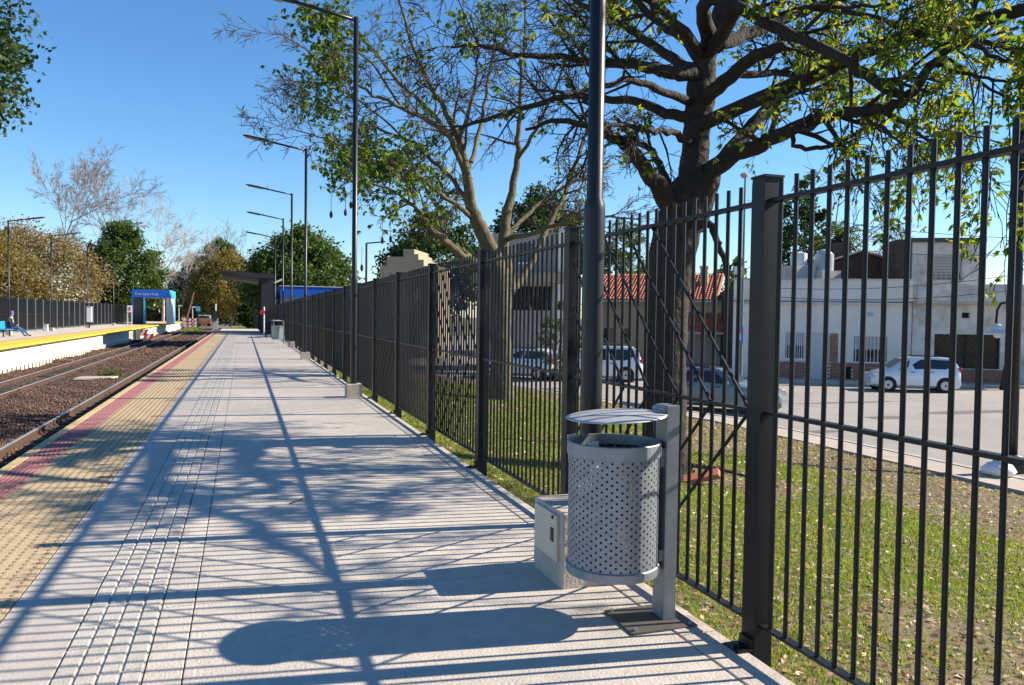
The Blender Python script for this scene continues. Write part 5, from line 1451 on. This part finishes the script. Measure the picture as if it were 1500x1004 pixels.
# portal with the station name
pt_ = thing("station_portal", "blue station entrance portal with the station name on the opposite platform", "portal", (-13.6, 112, 0))
py_ = 108.0
def pxx(px, y): 
    d = FWD + RGT*(px-IW/2)/FPX - UPV*(450-IH/2)/FPX; return d[0]/d[1]*y
X0, X1 = pxx(193, py_), pxx(248, py_); XA, XB = pxx(210, py_), pxx(243.5, py_)
ZT_ = 1.6 + (457-424.5)/FPX*98; ZF = 1.6 + (457-436)/FPX*98
YD = 9.0
mb = MB(); mb.box(X0, py_, ZF, X1, py_+YD, ZT_); mb.build("fascia", blue_p, pt_)
mb = MB(); mb.box(X1+.002, py_-.01, ZF+.003, X1+.06, py_+YD+.02, ZT_+.01); mb.build("side_fascia", cyan_p, pt_)
mb = MB(); mb.box(X0+.02, py_+.03, .003, XA, py_+1.2, ZF-.002); lp_ = mb.build("left_pillar", canopy_m, pt_)
mb = MB(); mb.box(X0, py_, .003, X0+.16, py_+.028, ZF-.002); mb.build("pillar_trim", blue_p, lp_)
mb = MB(); mb.box(XA+.002, py_+.0, .003, XA+.18, py_+1.22, ZF-.002); mb.build("pillar_trim", cyan_p, lp_)
mb = MB(); mb.box(XB, py_+.02, .003, X1-.02, py_+YD, ZF-.002); rp_ = mb.build("right_pillar", pink_w, pt_)
mb = MB(); mb.box(X1-.018, py_+YD-1.2, .003, X1+.03, py_+YD, ZF-.002); mb.build("pillar_trim", cyan_p, rp_)
tx = bpy.data.curves.new("lettering", 'FONT'); tx.body = "Carapachay"; tx.size = .78; tx.extrude = .01; tx.space_character = 1.22
to = bpy.data.objects.new("lettering", tx); link(to); to.rotation_euler = (math.pi/2, 0, 0)
dg = bpy.context.evaluated_depsgraph_get(); me_ = bpy.data.meshes.new_from_object(to.evaluated_get(dg)); bpy.data.objects.remove(to)
me_.materials.clear(); me_.materials.append(M("lettering_white", (.55, .62, .72), .6))
wx = max(v.co.x for v in me_.vertices); s_ = (X1-X0)*.62/wx
lo = bpy.data.objects.new("lettering", me_); lo.location = Vector((X0+.35, py_-.015, (ZF+ZT_)/2-.22)) - pt_.location; lo.rotation_euler = (math.pi/2, 0, 0); lo.scale = (s_, s_*1.0, 1)
link(lo, pt_); reg(lo, pt_)

# bench with seated person
PB = (-13.3, 53.0)
d_ = FWD + RGT*(14-IW/2)/FPX - UPV*(470-IH/2)/FPX
PB = (d_[0]/d_[1]*54.0, 54.0)
bb_ = thing("blue_bench", "row of bright blue plastic seats on the opposite platform", "bench", (PB[0], PB[1], 0))
for k in range(3):
    yy = PB[1] - .15 - k*.52
    mb = MB(); mb.box(PB[0]-.22, yy-.22, .42, PB[0]+.22, yy+.22, .46); mb.build("seat", seat_blue, bb_, bevel=.015)
    mb = MB(); mb.box(PB[0]-.27, yy-.22, .47, PB[0]-.22, yy+.22, .92); mb.build("backrest", seat_blue, bb_, bevel=.02)
for yy in (PB[1]-1.3, PB[1]):
    mb = MB(); mb.box(PB[0]-.03, yy-.03, .002, PB[0]+.03, yy+.03, .418); mb.build("leg", darkpl, bb_)
mb = MB(); mb.box(PB[0]-.035, PB[1]-1.5, .38, PB[0]+.035, PB[1]+.3, .417); mb.build("beam", darkpl, bb_)

def skin_body(name, joints, edges, mat, parent, root=0, sub=2):
    me = bpy.data.meshes.new(name); me.from_pydata([j[:3] for j in joints], edges, []); me.update()
    o = bpy.data.objects.new(name, me); link(o, parent); reg(o, parent)
    sm_ = o.modifiers.new("skin", 'SKIN'); 
    for i, j in enumerate(joints):
        sv = me.skin_vertices[0].data[i]; sv.radius = (j[3], j[3] if len(j) < 5 else j[4]); sv.use_root = (i == root)
    ss = o.modifiers.new("sub", 'SUBSURF'); ss.levels = sub; ss.render_levels = sub
    dg = bpy.context.evaluated_depsgraph_get(); me2 = bpy.data.meshes.new_from_object(o.evaluated_get(dg))
    o.modifiers.clear(); o.data = me2; me2.shade_smooth()
    if mat: me2.materials.clear(); me2.materials.append(mat)
    return o
pr = thing("person", "seated person in dark jacket, violet beanie and blue jeans, legs stretched out", "person", (PB[0], PB[1]+.12, 0))
# local: x forward (to the tracks), y sideways, z up
J = [(.02, 0, .54, .13, .16), (-.04, 0, .74, .12, .15), (-.03, 0, .96, .12, .17), (.02, 0, 1.10, .06), (.05, 0, 1.20, .055),   # pelvis, waist, chest, neck base, neck
     (-.02, .19, 1.00, .07), (.10, .25, .78, .055), (.32, .14, .70, .045), (.42, .06, .69, .035),            # left arm
     (-.02, -.19, 1.00, .07), (.08, -.25, .78, .055), (.30, -.14, .68, .045), (.40, -.05, .68, .035),        # right arm
     (.06, .10, .53, .09), (.48, .13, .52, .075), (.80, .14, .24, .055), (.92, .14, .09, .045), (1.08, .15, .05, .04),
     (.06, -.10, .53, .09), (.46, -.12, .53, .075), (.70, -.13, .22, .055), (.76, -.13, .08, .045), (.92, -.14, .05, .04),
     (.09, 0, 1.30, .085, .095), (.10, 0, 1.40, .09, .10)]
E_ = [(0, 1), (1, 2), (2, 3), (3, 4), (2, 5), (5, 6), (6, 7), (7, 8), (2, 9), (9, 10), (10, 11), (11, 12), (0, 13), (13, 14), (14, 15), (15, 16), (16, 17), (0, 18), (18, 19), (19, 20), (20, 21), (21, 22), (4, 23), (23, 24)]
body = skin_body("body", J, E_, skin_m, pr)
skm = [skin_m, jacket_m, jeans_m, darkpl]
for mt in skm[1:]: body.data.materials.append(mt)
for p in body.data.polygons:
    c = p.center
    if c.z > 1.14: p.material_index = 0
    elif c.z > .60 or (c.x < .1 and c.z > .56): p.material_index = 1 if not (c.x > .37 and .6 < c.z < .8) else 0
    elif c.z < .11: p.material_index = 3
    else: p.material_index = 2
mb = MB(); mb.lathe([(.112, 1.36), (.118, 1.40), (.115, 1.46), (.085, 1.52), (.02, 1.55)], 14, (.09, 0, 0)); mb.build("beanie", purple_m, pr, smooth=True, world=False)
mb = MB(); mb.lathe([(.115, 1.08), (.125, 1.13), (.10, 1.19)], 12, (.04, 0, 0)); mb.build("scarf", ltblue_m, pr, smooth=True, world=False)
mb = MB(); mb.prism([(.14, -.05, .80), (.20, -.05, .83), (.15, -.05, 1.06), (.10, -.05, 1.04)], (0, .10, 0)); mb.build("scarf_end", ltblue_m, pr, world=False, bevel=.02)
mb = MB(); mb.prism([(.185, -.018, 1.31), (.215, 0, 1.30), (.185, .018, 1.31), (.18, 0, 1.36)], (.0, 0, .001)); mb.build("nose", skin_m, pr, world=False)

# white cabinet, timetable sign, wheelie stands on the opposite platform
def opp(px, py): return atz(px, py, 0)
for px, dist, w_, h_, mt, lb, nm, cat in ((131, 82.5, .42, 1.35, white_p, "white cabinet fixed by the third opposite lamp post", "cabinet", "cabinet"), (67, 68, .3, .5, white_old, "small pale concrete bollard near the second opposite lamp post", "bollard", "bollard")):
    d = FWD + RGT*(px-IW/2)/FPX - UPV*(470-IH/2)/FPX; x = d[0]/d[1]*dist
    cb = thing(nm, lb, cat, (x, dist, 0))
    mb = MB(); mb.box(x-w_/2, dist-w_/2, .002 if nm != "cabinet" else .55, x+w_/2, dist+w_/2, h_ if nm != "cabinet" else 1.95); mb.build("casing", mt, cb, bevel=.02)
    mb = MB(); mb.box(x-w_/2-.02, dist-w_/2-.02, (h_ if nm != "cabinet" else 1.95)+.002, x+w_/2+.02, dist+w_/2+.02, (h_ if nm != "cabinet" else 1.95)+.05); mb.build("cap", mt, cb)
    if nm == "cabinet":
        mb = MB(); mb.box(x-.05, dist-.05, .002, x+.05, dist+.05, .548); mb.build("stand", polep, cb)
d = FWD + RGT*(190-IW/2)/FPX - UPV*(470-IH/2)/FPX; yd = 100.0; x = d[0]/d[1]*yd
sn = thing("notice_board", "white notice board on two legs with a red mark, left of the portal", "sign", (x, yd, 0))
for s in (-.22, .22):
    mb = MB(); mb.box(x+s-.04, yd-.04, .002, x+s+.04, yd+.04, 1.5); mb.build("leg", white_p, sn)
mb = MB(); mb.box(x-.27, yd-.06, 1.502, x+.27, yd+.04, 2.3); bo = mb.build("board", white_p, sn)
mb = MB(); mb.box(x-.1, yd-.075, 1.7, x+.1, yd-.062, 2.1); mb.build("red_mark", red_p, bo)

# striped danger panels and step gap in the opposite platform edge
def striped(name, label, O, u, L, z0, z1, n, cat="barrier"):
    t = thing(name, label, cat, O)
    u = unit(u); O = np.asarray(O, float)
    for i in range(n):
        a0, a1 = L*i/n, L*(i+1)/n; sk = (z1-z0)*.5
        mb = MB(); q = [O+u*a0+np.array([0, 0, z0]), O+u*a1+np.array([0, 0, z0]), O+u*(a1+sk)+np.array([0, 0, z1]), O+u*(a0+sk)+np.array([0, 0, z1])]
        mb.prism(q, (0, .04, 0) if abs(u[0]) > .5 else (.04, 0, 0)); mb.build("stripe", red_p if i % 2 == 0 else white_p, t)
    return t
d = FWD + RGT*(203-IW/2)/FPX - UPV*(490-IH/2)/FPX
yq = d[1]/d[0]*(OX+.1)
striped("striped_panel", "upper red and white striped panel on the opposite platform wall", (OX+.05, yq-.6, 0), (1, .0, 0), .7, -.75, -.1, 3)
striped("striped_panel", "lower red and white striped panel beside the far rail", (OX+.35, yq+.9, 0), (1, .0, 0), .8, -1.1, -.55, 3)
gt = thing("end_railing", "red and white striped railing at the opposite platform's end", "railing", (OX-.3, 143, 0))
for zz0 in (-.85, -.35, .2):
    for i in range(5):
        mb = MB(); mb.box(OX+.2+i*.4, 143, zz0, OX+.2+(i+1)*.4-.002, 143.06, zz0+.3); mb.build("board", red_p if i % 2 else white_p, gt)
for xx in (OX+.25, OX+1.15, OX+2.05):
    mb = MB(); mb.box(xx, 143.062, -1.5, xx+.12, 143.15, .6); mb.build("post", white_p, gt)
st_ = thing("platform_steps", "green-grey metal steps below the gap in the yellow edge", "steps", (OX+.2, yq-3, -1.2))
for i in range(4):
    mb = MB(); mb.box(OX+.02+i*.02, yq-3.4+i*.72, -1.1, OX+.30+i*.02, yq-3.0+i*.72, -.12); mb.build("step_frame", M("green_grey_metal", (.10, .14, .13), .6, metal=.3), st_)
mb = MB(); mb.box(OX+.05, yq-5, -1.14, OX+.9, yq+.6, -1.02); mb.build("tread", dark_in, st_)

# level crossing furniture
def gpx(px, y): 
    d = FWD + RGT*(px-IW/2)/FPX - UPV*(460-IH/2)/FPX; return d[0]/d[1]*y
x = gpx(290, 140); s = thing("signal_post", "slim signal post with pale cyan head by the crossing", "signal", (x, 140, -1.5))
mb = MB(); mb.tube([(x, 140, -1.5), (x, 140, 1.8)], .12, 8); mb.build("pole", polep, s)
mb = MB(); mb.box(x-.3, 139.7, 1.8, x+.3, 140.2, 2.6); mb.build("head", cyan_p, s)
x = gpx(316, 132); s = thing("crossing_cabinet", "grey crossing cabinet with a thin mast beside the track end", "cabinet", (x, 132, -1.5))
mb = MB(); mb.box(x-.45, 131.6, -1.5, x+.35, 132.4, .7); mb.build("casing", grey_clad, s)
mb = MB(); mb.tube([(x, 132, .702), (x, 132, 3.0)], .09, 8); mb.build("mast", white_p, s)
mb = MB(); mb.box(x-.35, 131.5, .3, x+.2, 131.59, 1.9); mb.build("door", canopy_m, s)
x = gpx(276, 150); s = MB().tube([(x-.8, 150, -1.5), (x+.9, 150, 5.2)], [.18, .14], 7).build("leaning_pole", M("reddish_pole", (.20, .09, .06), .9)); tag(s, "leaning reddish wooden pole right of the blue portal", "pole")
for px, h_, lb in ((262, 2.6, "thin white lamp stake right of the portal"), (282, 2.4, "thin grey stake left of the signal post")):
    x = gpx(px, 146); s = thing("stake", lb, "post", (x, 146, -1.5))
    mb = MB(); mb.tube([(x, 146, -1.5), (x, 146, h_)], .08, 6); mb.build("pole", white_old, s)
    mb = MB(); mb.box(x-.1, 145.9, h_, x+.45, 146.1, h_+.22); mb.build("head", white_p, s)
x = gpx(299, 155); s = thing("orange_van", "small orange and white van waiting beyond the crossing", "van", (x, 155, -1.02))
mb = MB(); mb.box(x-1.3, 154, -.7, x+1.3, 156, .35); mb.build("body", M("orange_paint", (.42, .17, .08), .5), s, bevel=.15)
mb = MB(); mb.box(x-1.15, 154.1, .352, x+1.15, 155.9, 1.15); cbn = mb.build("cabin", white_p, s, bevel=.2)
mb = MB(); mb.box(x-.9, 154.05, .5, x+.9, 154.095, 1.0); mb.build("window", glass_m, cbn)
for sx in (-.85, .85):
    mb = MB(); mb.tube([(x+sx, 153.95, -.68), (x+sx, 154.2, -.68)], .34, 12); mb.build("wheel", tyre_m, s)
# short black fence beyond the shelter
ef = thing("end_fence", "short run of dark fence beyond the shelter column", "fence", (gpx(385, 96), 96, -.2))
xa, xb = gpx(371, 96), gpx(391, 96)
mb = MB()
for i in range(14):
    x = xa + (xb-xa)*i/13; mb.box(x-.04, 96, -.6, x+.04, 96.04, 1.9)
o = mb.build("bars", blackp, ef); o['kind'] = 'stuff'
for z in (-.2, 1.7):
    mb = MB(); mb.box(xa, 96.042, z, xb, 96.08, z+.1); mb.build("rail", blackp, ef)
# distant street lamp behind the fence
x, y = at(536, 460, 48)[:2]
s = thing("distant_street_lamp", "small street lamp seen over the fence beside the second lamp pole", "street lamp", (x, y, SZ))
zt_ = zv(357, 48, 536)
mb = MB(); mb.tube([(x, y, SZ), (x, y, zt_)], [.09, .06], 8); mb.build("pole", polep, s)
mb = MB(); mb.bar((x, y, zt_), (x+1.2*GU[0], y+1.2*GU[1], zt_+.1), .12, .07); mb.build("arm", polep, s)
